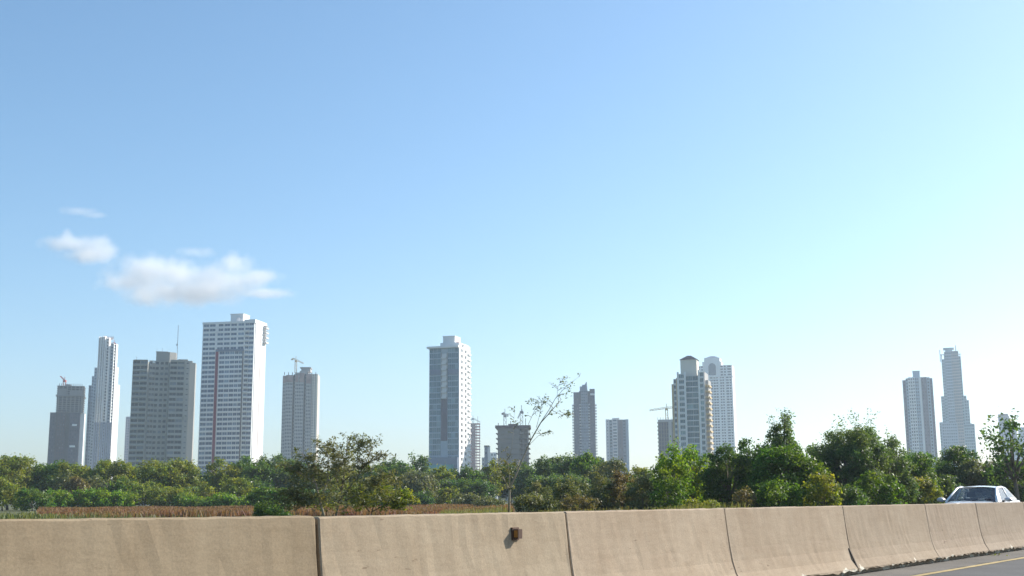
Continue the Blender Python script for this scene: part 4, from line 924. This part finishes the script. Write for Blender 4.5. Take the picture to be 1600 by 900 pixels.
def tree(name, label, px, ytop, hw, Y, leaf='olive', cat='tree', cb=.12, lobes=14, dens=1.0, lsz=None, asp=.55, shape=1.0, sprig=0, limbs=1.0, bark='bark', group=None, lean=0.0, flat=1.0, base=None):
    """trunk with limbs into lobes of leaves. px: middle, ytop: top row, hw: half width, all in photograph pixels at depth Y"""
    seed[0] += 1; rng = np.random.default_rng(seed[0]); rnd = random.Random(seed[0])
    g = at(px, 790, Y); H = at(px, ytop, Y).z; Rw = hw * Y / FPX
    root = empty(name, (g.x, Y, -.03), 0, label=label, cat=cat, group=group)
    L = lsz or max(.12, Y * .0021); lobes = int(lobes * 1.5)
    Cc, Rr = [], []
    zlo = H * cb; span = H - zlo
    for i in range(lobes):
        t = (i + .5) / lobes; z = zlo + span * (.16 + .70 * t) + rnd.uniform(-.05, .05) * span
        env = math.sqrt(max(.05, 1 - (abs((z - zlo) / span - .46) / .60) ** 2.0)) * shape + (1 - shape) * (1 - (z - zlo) / span)
        a = i * 2.39996 + rnd.uniform(-.5, .5); rr = Rw * env * rnd.uniform(.45, .82)
        lr = Rw * rnd.uniform(.20, .40) * (.75 + .25 * env)
        if z + lr * .8 > H: z = H - lr * .8
        Cc.append((rr * math.cos(a) + lean * z, rr * math.sin(a), z)); Rr.append(lr)
    Cc.append((lean * H + rnd.uniform(-.25, .25) * Rw, 0, H - Rw * .26)); Rr.append(Rw * .32)
    P, N = [], []
    for c, r in zip(Cc, Rr):
        m_ = int(dens * 4 * math.pi * r * r * .95 / (L * L * asp * .5)); m_ = max(20, min(m_, 2600))
        d = rng.normal(0, 1, (m_, 3)); d /= np.linalg.norm(d, axis=1, keepdims=True)
        # twig clusters: leaves gather round a few dozen tips so the outline is ragged and holes stay open
        k = max(8, int(m_ / 26)); td = rng.normal(0, 1, (k, 3)); td[:, 2] = td[:, 2] * .8 + .15; td /= np.linalg.norm(td, axis=1, keepdims=True)
        tip = td * (r * rng.uniform(.62, 1.12, (k, 1))); idx = rng.integers(0, k, m_)
        q = tip[idx] * rng.uniform(.80, 1.04, (m_, 1)) + rng.normal(0, 1, (m_, 3)) * (r * .085 + L * .5)
        q[:, 2] *= .82 * flat
        P.append(q + np.array(c)); N.append(td[idx] * .8 + np.array([0, 0, .55]))
    if sprig:
        for s_ in range(sprig):
            c = np.array(Cc[-1 - rnd.randrange(min(6, len(Cc)))]); a = rnd.uniform(0, 6.28); ln = Rw * rnd.uniform(.2, .5)
            dr = np.array([math.cos(a) * .45, math.sin(a) * .45, 1.0]); dr /= np.linalg.norm(dr); m_ = int(14 + ln / L * 3)
            t = rng.uniform(.2, 1, (m_, 1)); P.append(c + dr * t * (ln + Rw * .3) + rng.normal(0, L * .8, (m_, 3))); N.append(np.tile(dr, (m_, 1)))
    P = np.concatenate(P); N = np.concatenate(N); keep = P[:, 2] > .05; P, N = P[keep], N[keep]
    crown = put('crown', quads_mesh('crown', leaf_cloud(P, N, L, L * asp, rng)), LM[leaf], root)
    b = MB(); tr = max(.05, H * .022); fork = max(.25, zlo + .16 * span)
    b.tube([(0, 0, -.1), (rnd.uniform(-.04, .04) * H, 0, fork * .5), (lean * fork, 0, fork), (lean * H * .7, 0, H * .72)], [tr * 1.25, tr, tr * .8, tr * .3], 7)
    for c, r in zip(Cc, Rr):
        if rnd.random() > limbs: continue
        s_ = Vector((lean * fork, 0, fork * rnd.uniform(.75, 1.3))); e = Vector(c); mid = s_.lerp(e, .55) + Vector((0, 0, -.06 * H if e.z < H * .5 else .04 * H))
        b.tube([s_, mid, e, e + (e - mid) * .35], [tr * .5, tr * .32, tr * .16, tr * .06], 5)
    b.build('trunk', MT[bark], root, smooth=True)
    return root

FIELD = 'trees along the far edge of the field'
T_ = tree
# far belt, left (row behind)
T_('tree', 'broad olive tree at the far left edge, its rounded top above the bushes', 12, 712, 46, 232, 'olive', lobes=20)
T_('tree', 'low dark tree in the dip left of the dark unfinished tower', 58, 728, 24, 238, 'dark')
T_('tree', 'dark crowned tree in front of the dark unfinished tower', 84, 721, 34, 236, 'green', lobes=18)
T_('tree', 'olive tree between the dark unfinished tower and the slender white tower', 118, 725, 34, 232, 'olive', lobes=18)
T_('tree', 'full olive tree at the foot of the slender white tower', 167, 719, 42, 230, 'olive', lobes=20)
T_('tree', 'olive tree in front of the pale pink slab', 205, 728, 30, 234, 'olive')
T_('tree', 'big round tree with a sunlit pale crown in front of the beige tower', 262, 718, 47, 222, 'olive', lobes=22)
T_('tree', 'dark tree beside the gap right of the beige tower', 296, 742, 20, 232, 'blue')
T_('tree', 'yellow green tree top before the maroon striped tower', 345, 716, 26, 226, 'yellow')
T_('tree', 'dark green tree under the maroon striped tower', 330, 738, 30, 236, 'dark', lobes=18)
T_('tree', 'wide green tree under the right edge of the maroon striped tower', 388, 714, 36, 230, 'green', lobes=20)
T_('tree', 'blue green tree left of the grey tower shell', 428, 711, 28, 234, 'blue', lobes=18)
T_('tree', 'pale crowned tree in front of the grey tower shell', 455, 716, 28, 238, 'blue')
for label, px, yt, hw, Y, lf in (
    ('blue green tree behind the pale slanting trunk', 482, 722, 30, 236, 'blue'), ('olive tree behind the gap between the feathery trees', 515, 730, 30, 232, 'olive'),
    ('dark tree behind the tallest feathery tree', 548, 728, 30, 238, 'dark'), ('green tree behind the right feathery branches', 583, 724, 28, 230, 'green')):
    T_('tree', label, px, yt, hw, Y, lf, lobes=18, cb=.04)
for label, px, yt, hw, Y, lf in (
    ('low bush behind the pale slanting trunk', 490, 764, 34, 205, 'dark'), ('low olive bush behind the tallest feathery tree', 545, 766, 34, 207, 'olive'), ('low green bush behind the leafy shrub', 598, 764, 30, 204, 'green'),
    ('dark low bush between layered tree and slanting trunk', 448, 764, 28, 208, 'blue')):
    T_('bush', label, px, yt, hw, Y, lf, 'bush', cb=.02, lobes=12, limbs=.5, group='bushes along the far edge of the field')
# front shrubs of that belt
for label, px, yt, hw, Y, lf in (
    ('olive bush at the very left edge of the field', 4, 748, 36, 205, 'olive'), ('vivid dark green bush low at the left of the field', 50, 764, 30, 190, 'green'),
    ('bare grey leaved bush behind the vivid green bush', 100, 738, 26, 214, 'grey'), ('fresh green bush left of the brown grass', 90, 766, 26, 200, 'bright'),
    ('brownish twiggy bush below the dark unfinished tower', 122, 745, 24, 212, 'dry'), ('fresh green bush below the slender white tower', 150, 765, 32, 202, 'bright'),
    ('grey green bush below the slender white tower', 148, 744, 28, 216, 'grey'), ('dark bush with shaded hollow under the pink slab', 196, 748, 24, 214, 'green'),
    ('low fresh bush left of centre of the left thicket', 188, 768, 28, 204, 'bright'), ('olive bush under the beige tower', 226, 752, 30, 210, 'olive'),
    ('light olive bush below the round sunlit tree', 262, 762, 36, 204, 'olive'), ('low green bush at the foot of the round sunlit tree', 292, 772, 26, 202, 'bright'),
    ('yellow bush in the gap beside the maroon striped tower', 320, 752, 14, 214, 'yellow'), ('round yellow green bush below the maroon striped tower', 372, 746, 28, 210, 'olive'),
    ('low bright bush in front of the dark hollow', 352, 772, 26, 200, 'bright'), ('low bush hugging the brown grass under the maroon strip', 318, 780, 26, 200, 'green'),
    ('dark bush right of the round yellow green bush', 402, 750, 26, 214, 'dark'), ('bluish bush under the gap left of the grey tower shell', 300, 760, 20, 218, 'blue'),
    ('low bright bush just left of the layered tree', 392, 776, 20, 198, 'bright')):
    T_('bush', label, px, yt, hw, Y, lf, 'bush', cb=.02, lobes=11, limbs=.5, group='bushes along the far edge of the field')
T_('tree', 'low spreading tree with flat green layers left of the tall feathery trees', 425, 757, 40, 150, 'green', cb=.1, lobes=14, flat=.5, shape=.9, dens=.9)
T_('bush', 'low dark bush on the near side of the brown grass', 425, 783, 34, 62, 'dark', 'bush', cb=.05, lobes=9, lsz=.11)
# middle belt
T_('tree', 'blue green tree right of the feathery trees', 612, 716, 26, 236, 'blue')
T_('tree', 'tree with a pointed spike top left of the glass fronted tower', 656, 712, 24, 232, 'blue', sprig=8, shape=.6)
T_('tree', 'mid green tree at the left foot of the glass fronted tower', 630, 722, 26, 228, 'green', lobes=16)
T_('tree', 'rounded light green tree in front of the glass fronted tower', 652, 736, 34, 205, 'grey', lobes=20)
T_('tree', 'small olive tree against the teal podium', 690, 728, 24, 226, 'olive')
T_('tree', 'dark tree below the white flank of the glass tower', 722, 730, 28, 230, 'dark', lobes=18)
T_('tree', 'dark green tree under the reddish skeleton', 748, 734, 26, 228, 'green', lobes=16)
T_('tree', 'yellow green tree in front of the low white block', 767, 719, 18, 224, 'yellow')
T_('tree', 'dark blue green tree behind the sapling', 800, 724, 34, 232, 'dark', lobes=20)
T_('tree', 'tall dark tree left of the wide construction frame', 832, 728, 26, 222, 'blue', lobes=16)
T_('tree', 'shaded dark tree filling the hollow left of the sapling', 738, 750, 40, 214, 'dark', lobes=18)
T_('tree', 'shaded dark tree behind the light rounded tree', 690, 750, 36, 216, 'dark', lobes=18)
for label, px, yt, hw, Y, lf in (
    ('small yellow green bush below the teal podium', 700, 762, 18, 190, 'olive'), ('low grey bush at the right end of the brown grass', 728, 772, 24, 175, 'grey'),
    ('low pale bush left of the sapling trunk', 765, 778, 24, 140, 'grey'), ('dark bush below the light rounded tree', 652, 768, 30, 200, 'dark')):
    T_('bush', label, px, yt, hw, Y, lf, 'bush', cb=.02, lobes=10, limbs=.5, group='bushes by the brown grass')
# right of centre
T_('tree', 'dark domed tree right of the construction frame', 862, 713, 34, 182, 'blue', lobes=20)
T_('tree', 'dense blue green tree left of the dark slate tower', 888, 710, 30, 172, 'blue', lobes=20)
T_('tree', 'green tree in front of the dark slate tower', 918, 708, 34, 165, 'green', lobes=20)
T_('tree', 'grey green tree between the slate tower and the blue and white slab', 948, 722, 28, 158, 'grey', lobes=16)
T_('tree', 'olive tree in front of the blue and white slab', 965, 717, 22, 150, 'grey')
T_('tree', 'low tree right of the blue and white slab', 1003, 728, 28, 150, 'olive')
T_('tree', 'shaded tree filling the background below the dark slate tower', 880, 742, 52, 150, 'blue', lobes=20)
T_('tree', 'shaded tree filling the background below the blue and white slab', 985, 746, 44, 140, 'green', lobes=20)
for label, px, yt, hw, Y, lf, kw in (
    ('long low grey green bush right of the sapling trunk', 838, 770, 36, 62, 'grey', {}), ('pale green bush just above the sapling fork', 840, 752, 22, 90, 'grey', {}),
    ('upright pale green bush above the reflector', 885, 752, 24, 60, 'grey', dict(sprig=8)), ('grey twiggy bush with a bare pale branch', 930, 742, 38, 66, 'grey', dict(dens=.75, sprig=6)),
    ('brownish twiggy bush below the blue and white slab', 975, 738, 36, 66, 'dry', dict(dens=.7, sprig=6)), ('grey green thicket bush left of the bright big leaved tree', 1005, 744, 34, 64, 'grey', dict(dens=.8)),
    ('low dark twigs between the grey bushes and the barrier', 905, 772, 30, 56, 'dry', dict(dens=.6))):
    T_('bush', label, px, yt, hw, Y, lf, 'bush', cb=.02, lobes=11, lsz=.13, group='bushes along the right side verge', **kw)
# right hand thicket
T_('tree', 'bright green tree with a side branch reaching left below the half built frame', 1052, 698, 32, 64, 'bright', lsz=.17, lobes=16, dens=.9, sprig=4)
T_('tree', 'sunlit yellow topped tree in front of the pyramid roofed tower', 1084, 695, 30, 68, 'bright', lsz=.17, lobes=14, dens=.9)
T_('tree', 'leafy low tree with yellow green leaves right of the twiggy bush', 1045, 735, 28, 60, 'green', lsz=.17, lobes=14, cb=.03)
T_('tree', 'pale blue green tree in the hollow under the pyramid roofed tower', 1085, 730, 34, 84, 'blue', lsz=.16, lobes=16, cb=.03)
T_('tree', 'deep shaded dark tree under the arched gable tower', 1138, 692, 40, 66, 'dark', lsz=.17, lobes=20, cb=.06)
T_('tree', 'blue green round topped tree right of the arched gable tower', 1172, 684, 30, 72, 'dark', lsz=.17, lobes=18)
T_('tree', 'tall tree with airy upright top, highest left of the right thicket', 1226, 650, 36, 66, 'blue', lsz=.15, lobes=30, dens=.62, sprig=10, shape=.72)
T_('tree', 'broad mid green tree below the airy upright one', 1228, 692, 62, 64, 'green', lsz=.17, lobes=24, cb=.05)
for label, px, yt, hw, Y, lf in (
    ('shaded tree filling in behind the deep dark tree under the arched gable tower', 1150, 712, 44, 82, 'blue'), ('dark green tree filling the gap right of the airy upright one', 1272, 694, 34, 78, 'green'),
    ('blue green tree in the dip before the mauve tower', 1418, 708, 40, 94, 'blue'), ('dark green tree between the mauve tower and the stepped glass tower', 1466, 710, 34, 100, 'green'),
    ('shaded tree low behind the wide fine leaved tree', 1370, 712, 46, 84, 'green'), ('dark low tree behind the bright green one with the side branch', 1062, 728, 40, 90, 'dark'),
    ('shaded tree low behind the sunlit yellow topped one', 1112, 722, 36, 84, 'dark')):
    T_('tree', label, px, yt, hw, Y, lf, lsz=.18, lobes=18, cb=.03)
T_('bush', 'yellow green bush glowing low by the barrier', 1285, 738, 30, 58, 'yellow', 'bush', lsz=.18, lobes=12, cb=.02)
T_('bush', 'dark bush beneath the tall airy tree', 1215, 752, 40, 58, 'green', 'bush', lsz=.16, lobes=14, cb=.02)
T_('bush', 'grey stemmed scrub left of the dark bush', 1165, 762, 26, 58, 'dry', 'bush', lsz=.13, lobes=9, cb=.02, dens=.7)
T_('bush', 'yellowish scrub at the foot of the blue green tree', 1100, 778, 34, 58, 'yellow', 'bush', lsz=.13, lobes=9, cb=.02, dens=.8)
T_('tree', 'wide fine leaved tree with feathery top left of the mauve tower', 1335, 667, 64, 72, 'blue', lsz=.14, lobes=34, dens=.72, sprig=12, cb=.06)
T_('tree', 'fine leaved tree with loose branch tips touching the mauve tower', 1393, 680, 38, 74, 'blue', lsz=.14, lobes=22, dens=.7, sprig=10, cb=.06)
T_('bush', 'fresh green bush below the wide fine leaved tree', 1375, 738, 42, 66, 'green', 'bush', lsz=.17, lobes=14, cb=.02)
T_('bush', 'dark scrub below the wide fine leaved tree, by the barrier', 1320, 758, 36, 62, 'dark', 'bush', lsz=.15, lobes=12, cb=.02)
T_('tree', 'green tree at the foot of the mauve tower', 1432, 706, 42, 88, 'green', lsz=.18, lobes=20, cb=.05)
T_('bush', 'yellow flecked bush left of the white sedan', 1440, 745, 36, 82, 'yellow', 'bush', lsz=.2, lobes=12, cb=.02)
T_('tree', 'dark tree with a reddish top at the foot of the stepped glass tower', 1502, 694, 38, 96, 'dark', lsz=.18, lobes=20, cb=.05)
T_('tree', 'grey green tree directly behind the white sedan', 1530, 718, 40, 94, 'grey', lsz=.18, lobes=18, cb=.04)
T_('bush', 'shaded bush between the yellow flecked bush and the white sedan', 1478, 742, 30, 90, 'dark', 'bush', lsz=.18, lobes=12, cb=.02)
T_('tree', 'dark loose limbed tree at the right edge before the sloping shouldered tower', 1592, 656, 46, 88, 'dark', lsz=.32, lobes=11, dens=.34, sprig=4, cb=.25, asp=.6, lean=-.06)
T_('tree', 'bright leaved tree at the right edge behind the white sedan', 1590, 716, 42, 92, 'green', lsz=.22, lobes=18, cb=.04)
T_('bush', 'dark shaded bush at the right edge above the sedan boot', 1585, 752, 44, 90, 'dark', 'bush', lsz=.2, lobes=14, cb=.02)
T_('tree', 'dark green tree beyond the right edge of the frame', 1650, 690, 50, 95, 'dark', lsz=.2, lobes=16)
T_('tree', 'olive tree beyond the left edge of the frame', -60, 715, 46, 225, 'olive', lobes=16)

# feathery trees with long sprays of leaflets (left of centre, near the barrier) and the sapling
def spray_tree(name, label, Y, stems, leaf, L, asp, nsp, spl, bark='bark', cat='tree', per=16, group=None, low=None, droop=.1, up=.5):
    """stems: list of [(px, py, radius)] polylines seen at depth Y, each with its own depth offset; sprays of leaves along their upper part"""
    seed[0] += 1; rng = np.random.default_rng(seed[0]); rnd = random.Random(seed[0])
    g = at(stems[0][0][0], 790, Y); root = empty(name, (g.x, Y, -.03), 0, label=label, cat=cat, group=group); o = Vector(root.location)
    b = MB(); P, N = [], []
    for st_ in stems:
        dy = st_[0][3] if len(st_[0]) > 3 else 0.0; dz = rnd.uniform(-.7, .7) + dy; pts = []
        for i, q in enumerate(st_):
            p = at(q[0], q[1], Y) - o; f_ = i / max(1, len(st_) - 1); p.y += dz * f_; pts.append(p)
        if pts[0].z < .6: pts[0].z = -.02
        b.tube(pts, [q[2] * (.6 if Y > 45 else .8) for q in st_], 7)
        seg = [(pts[i], pts[i + 1]) for i in range(len(pts) - 1)]; n0 = (st_[0][4] if len(st_[0]) > 4 else .35)
        for k in range(nsp):
            t = n0 + (1 - n0) * (k + rnd.random()) / nsp; s_ = min(int(t * len(seg)), len(seg) - 1); a, c = seg[s_]; p = a.lerp(c, t * len(seg) - s_)
            ax = (c - a).normalized(); ph = rnd.uniform(0, 6.28); side = Vector((math.cos(ph), math.sin(ph) * .8, rnd.uniform(-.2, up))); d = (ax * .55 + side).normalized(); ln = spl * rnd.uniform(.5, 1.15) * (1.15 - .5 * t)
            e = p + d * ln + Vector((0, 0, -droop * ln)); b.tube([p, p.lerp(e, .5) + Vector((0, 0, .05 * ln)), e], [.010, .007, .003], 4)
            tt = rng.uniform(.25, 1.05, per); pp = np.array([p.lerp(e, x) for x in tt]) + rng.normal(0, L * .38, (per, 3)); P.append(pp); N.append(np.tile(np.array([d.x * .3, d.y * .3, 1.0]), (per, 1)))
    if low:
        for (px, py, rx, rz, cnt) in low:
            c = np.array(at(px, py, Y) - o); q = rng.normal(0, 1, (cnt, 3)); q /= np.linalg.norm(q, axis=1, keepdims=True); q *= rng.uniform(.3, 1.0, (cnt, 1)) ** .6
            k = max(6, cnt // 22); cl = q[:k]; q = cl[rng.integers(0, k, cnt)] + rng.normal(0, .13, (cnt, 3))
            P.append(c + q * np.array([rx * Y / FPX, rx * Y / FPX * .8, rz * Y / FPX])); N.append(np.tile(np.array([0, 0, 1.0]), (cnt, 1)))
    P = np.concatenate(P); N = np.concatenate(N); k = P[:, 2] > .05
    put('crown', quads_mesh('crown', leaf_cloud(P[k], N[k], L, L * asp, rng, .6)), LM[leaf], root)
    b.build('trunk', MT[bark], root, smooth=True); return root
YF = 50
spray_tree('tree', 'feathery grey leaved tree with a pale slanting trunk, left of the pair', YF, [
    [(506, 806, .10), (500, 785, .085), (492, 755, .07), (480, 728, .05), (470, 708, .03)], [(500, 785, .06), (512, 750, .05), (512, 715, .03), (506, 694, .015)],
    [(492, 755, .05), (470, 740, .04), (450, 728, .02)], [(504, 790, .05), (470, 780, .035), (446, 768, .02)], [(496, 765, .05), (528, 740, .035), (540, 712, .015)]],
    'feather', .20, .28, 26, .9, per=18, bark='pale_bark', low=[(485, 756, 48, 26, 500), (466, 780, 44, 16, 800), (515, 784, 36, 16, 350)])
spray_tree('tree', 'feathery tree with upright leaf sprays, tallest right of the pale slanting trunk', YF + 2, [
    [(521, 806, .10), (528, 785, .08), (534, 755, .06), (538, 720, .04), (540, 682, .012)], [(528, 785, .06), (552, 755, .045), (572, 725, .03), (586, 694, .012)],
    [(532, 765, .05), (520, 735, .03), (518, 700, .012)], [(538, 725, .03), (556, 706, .02), (566, 692, .01)], [(527, 788, .05), (570, 768, .04), (606, 742, .02)], [(534, 755, .04), (556, 735, .03), (598, 712, .012)]],
    'feather', .20, .28, 24, .9, per=17, low=[(568, 772, 60, 22, 900), (604, 756, 36, 18, 380)], up=.9)
spray_tree('bush', 'leafy yellow tinged shrub spreading right from the feathery trees', YF + 4, [
    [(575, 808, .05), (585, 785, .04), (600, 762, .03), (612, 745, .015)], [(580, 800, .04), (612, 785, .03), (632, 768, .012)], [(578, 800, .04), (560, 780, .03), (556, 765, .012)]],
    'olive', .19, .42, 16, .7, per=16, cat='bush', low=[(590, 776, 50, 22, 1300), (624, 780, 28, 16, 700), (530, 790, 44, 12, 500)])
YS = 40
spray_tree('sapling', 'bare slender sapling with a forked pale trunk and one long branch leaning right', YS, [
    [(795, 802, .055, 0, .99), (795.5, 785, .050), (796, 764, .045)],
    [(796, 764, .038, 0, .75), (806, 742, .034), (817, 716, .032), (829, 688, .028), (845, 660, .024), (862, 641, .016), (878, 622, .010)],
    [(845, 660, .016, 0, .30), (858, 640, .013), (868, 622, .011), (884, 604, .009), (905, 588, .004)], [(862, 641, .012, 0, .55), (878, 647, .008), (892, 646, .004)],
    [(796, 764, .030, .3, .35), (788, 750, .024), (780, 732, .014), (776, 716, .006)], [(796, 762, .028, -.3, .35), (796, 742, .02), (793, 722, .010), (790, 700, .004)],
    [(800, 754, .02, .4, .4), (808, 735, .014), (812, 718, .007)], [(829, 688, .014, .3, .45), (826, 662, .010), (836, 640, .007), (850, 622, .004)], [(822, 700, .010, 0, .5), (842, 680, .006), (856, 674, .003)],
    [(838, 668, .010, .2, .45), (844, 645, .007), (846, 628, .004)], [(870, 622, .008, 0, .3), (872, 604, .006), (880, 590, .003)], [(793, 735, .008, .2, .6), (801, 690, .006), (804, 640, .003)]],
    'grey', .10, .42, 8, .40, bark='pale_bark', per=4, cat='tree', low=[(794, 736, 20, 18, 380), (884, 606, 20, 16, 40), (836, 632, 22, 10, 50), (886, 645, 13, 7, 40)])

# grass, straw and weeds
def grass(name, m, px0, px1, Y0, Y1, n, h, wd, s=5, clump=0, label=None, edge=0):
    rng = np.random.default_rng(s); Y = rng.uniform(Y0, Y1, n) if not clump else None
    if clump:
        k = n // clump; cY = rng.uniform(Y0, Y1, k); cp = rng.uniform(px0, px1, k); i = rng.integers(0, k, n); Y = cY[i] + rng.normal(0, .25, n); px = cp[i]; off = rng.normal(0, .22, n)
    else: px = rng.uniform(px0, px1, n); off = 0
    x = (px - 800) / FPX * Y + off
    patch = .75 + .35 * np.sin(x * .35 + np.sin(Y * .11) * 2) * np.sin(Y * .17 + x * .07)
    hh = h * rng.uniform(.55, 1.2, n) * patch; a = rng.uniform(0, math.pi, n); w_ = wd * rng.uniform(.6, 1.3, n); lx = rng.normal(0, .22, n) * hh; ly = rng.normal(0, .22, n) * hh
    V = np.zeros((n, 4, 3)); c, s_ = np.cos(a) * w_ / 2, np.sin(a) * w_ / 2
    V[:, 0] = np.stack([x - c, Y - s_, np.full(n, -.05)], 1); V[:, 1] = np.stack([x + c, Y + s_, np.full(n, -.05)], 1)
    V[:, 2] = np.stack([x + c * .45 + lx, Y + s_ * .45 + ly, hh], 1); V[:, 3] = np.stack([x - c * .45 + lx, Y - s_ * .45 + ly, hh], 1)
    return tag(put(name, quads_mesh(name, V.reshape(-1, 3)), m), kind='stuff', label=label)
grass('brown_grass', MT['brown_grass'], 70, 800, 100, 205, 80000, .62, .13)
grass('straw_grass', MT['straw_grass'], 690, 790, 66, 110, 3500, .62, .05, 6, 14)
grass('verge_grass', MT['straw_grass'], 840, 1160, 46, 58, 3600, .92, .04, 7, 22)
grass('verge_weeds', LM['grey'], -40, 100, 60, 120, 1200, .55, .12, 8, 18)
grass('field_grass', LM['grey'], -60, 470, 70, 80, 900, .5, .05, 9, 10)
grass('opposite_verge_grass', MT['straw_grass'], -500, 1150, 22, 62, 26000, .34, .06, 12, 9)
grass('right_verge_weeds', LM['olive'], 1120, 1640, 60, 84, 9000, .5, .08, 10, 16)
g_ = [('roadside_weed', 1540, 853)]
# tuft of weed growing in the joint foot
rng = np.random.default_rng(3); wp = rp(JT[5], 6.24, 0)
Pw = rng.normal(0, 1, (60, 3)) * np.array([.10, .05, .03]) + np.array([0, 0, .04]); Pw[:, 2] = np.abs(Pw[:, 2])
tag(put('weed', quads_mesh('weed', leaf_cloud(Pw, np.tile(np.array([0, 0, 1.]), (60, 1)), .05, .025, rng)), LM['olive'], None, wp), 'small green weed growing at the foot of the sharp dark barrier joint', 'weed')

# ------------------------------------------------------------------ clouds (far outside the haze) and haze
def cloud(label, px, py, Y, blobs, dens, seed_, nscale=.011):
    """blobs: (dx, dy, rx, ry) in photograph pixels round px, py"""
    m_ = Y / FPX; o = at(px, py, Y); rnd = random.Random(seed_)
    B = [(Vector((dx * m_, rnd.uniform(-.3, .3) * rx * m_, -dy * m_)), Vector((rx * m_, (rx + ry) * .42 * m_, ry * m_))) for dx, dy, rx, ry in [(a_ * 1.06 - 4, b_ - 2, c_ * 1.28, d_ * 1.28) for a_, b_, c_, d_ in blobs]]
    mm = bpy.data.materials.new('cloud vapour'); mm.use_nodes = True; n, l = mm.node_tree.nodes, mm.node_tree.links; n.remove(n['Principled BSDF'])
    tc = n.new('ShaderNodeTexCoord'); no = n.new('ShaderNodeTexNoise'); no.inputs['Scale'].default_value = nscale; no.inputs['Detail'].default_value = 7; no.inputs['Roughness'].default_value = .62; l.new(tc.outputs['Object'], no.inputs['Vector'])
    prev = None
    for c, r in B:
        s_ = n.new('ShaderNodeVectorMath'); s_.operation = 'SUBTRACT'; l.new(tc.outputs['Object'], s_.inputs[0]); s_.inputs[1].default_value = c
        d_ = n.new('ShaderNodeVectorMath'); d_.operation = 'DIVIDE'; l.new(s_.outputs[0], d_.inputs[0]); d_.inputs[1].default_value = r
        ln = n.new('ShaderNodeVectorMath'); ln.operation = 'LENGTH'; l.new(d_.outputs[0], ln.inputs[0])
        if prev is None: prev = ln.outputs['Value']
        else:
            mn = n.new('ShaderNodeMath'); mn.operation = 'SMOOTH_MIN'; mn.inputs[2].default_value = .25; l.new(prev, mn.inputs[0]); l.new(ln.outputs['Value'], mn.inputs[1]); prev = mn.outputs[0]
    a = n.new('ShaderNodeMath'); a.operation = 'MULTIPLY_ADD'; a.inputs[1].default_value = -2.2; a.inputs[2].default_value = 1.0 + 1.15 ; l.new(no.outputs['Fac'], a.inputs[0])
    s2 = n.new('ShaderNodeMath'); s2.operation = 'SUBTRACT'; l.new(a.outputs[0], s2.inputs[0]); l.new(prev, s2.inputs[1])         # > 0 inside a ragged edge
    mr = n.new('ShaderNodeMapRange'); mr.interpolation_type = 'SMOOTHSTEP'; mr.inputs[1].default_value = 0.10; mr.inputs[2].default_value = .95; mr.inputs[3].default_value = 0; mr.inputs[4].default_value = dens; l.new(s2.outputs[0], mr.inputs[0])
    v = n.new('ShaderNodeVolumePrincipled'); v.inputs['Color'].default_value = (1, 1, 1, 1); v.inputs['Anisotropy'].default_value = 0.0; l.new(mr.outputs[0], v.inputs['Density']); l.new(v.outputs[0], n['Material Output'].inputs['Volume'])
    # hull: rounded shells joined by a voxel remesh
    b = MB()
    for c, r in B:
        R_ = r * 1.25; N1, N2 = 8, 12
        rows = [[(c.x + R_.x * math.sin(p) * math.cos(t), c.y + R_.y * math.sin(p) * math.sin(t), c.z + R_.z * math.cos(p)) for t in np.linspace(0, 2 * math.pi, N2 + 1)[:-1]] for p in np.linspace(.05, math.pi - .05, N1)]
        b.add([q for w_ in rows for q in w_], [(i * N2 + j, (i + 1) * N2 + j, (i + 1) * N2 + (j + 1) % N2, i * N2 + (j + 1) % N2) for i in range(N1 - 1) for j in range(N2)] + [tuple(range(N2)), tuple((N1 - 1) * N2 + j for j in range(N2 - 1, -1, -1))])
    ob = b.build('cloud', mm, None, o); md = ob.modifiers.new('r', 'REMESH'); md.mode = 'VOXEL'; md.voxel_size = max(4.0, min(r.z for c, r in B) * .25)
    dg = bpy.context.evaluated_depsgraph_get(); me = bpy.data.meshes.new_from_object(ob.evaluated_get(dg)); ob.modifiers.clear(); ob.data = me
    return tag(ob, label, 'cloud', 'small white clouds low in the sky at the left')
YC = 3600
cloud('largest white cloud, long and heaped, above the beige and maroon striped towers', 300, 440, YC, [(-62, -8, 60, 30), (-100, 0, 40, 20), (-40, 16, 70, 24), (20, 22, 80, 20), (50, -2, 70, 26), (72, -20, 38, 22), (100, -8, 40, 14), (115, 20, 46, 9), (-5, -2, 60, 24)], .016, 1)
cloud('smaller white cloud left of the largest one', 128, 392, YC, [(14, -4, 38, 22), (34, 0, 24, 20), (-14, -6, 36, 13), (9, 12, 38, 14), (-20, -22, 9, 14)], .017, 2)
cloud('thin wisp of cloud above the smaller cloud', 132, 334, YC, [(0, 0, 30, 8), (18, 4, 22, 5)], .009, 3)
cloud('faint wisp of cloud above the middle of the largest cloud', 312, 398, YC, [(0, 0, 28, 9), (14, -2, 16, 8)], .009, 4)

hb = MB(); hb.box(-2440, 2440, -340, 2440, -1.2, 240)
hm = bpy.data.materials.new('hazy air'); hm.use_nodes = True; n, l = hm.node_tree.nodes, hm.node_tree.links; n.remove(n['Principled BSDF'])
pv = n.new('ShaderNodeVolumePrincipled'); pv.inputs['Color'].default_value = (.74, .87, 1.0, 1); pv.inputs['Density'].default_value = HAZE; pv.inputs['Anisotropy'].default_value = .35
l.new(pv.outputs[0], n['Material Output'].inputs['Volume'])
if HAZE > 0: tag(hb.build('haze', hm), kind='stuff')
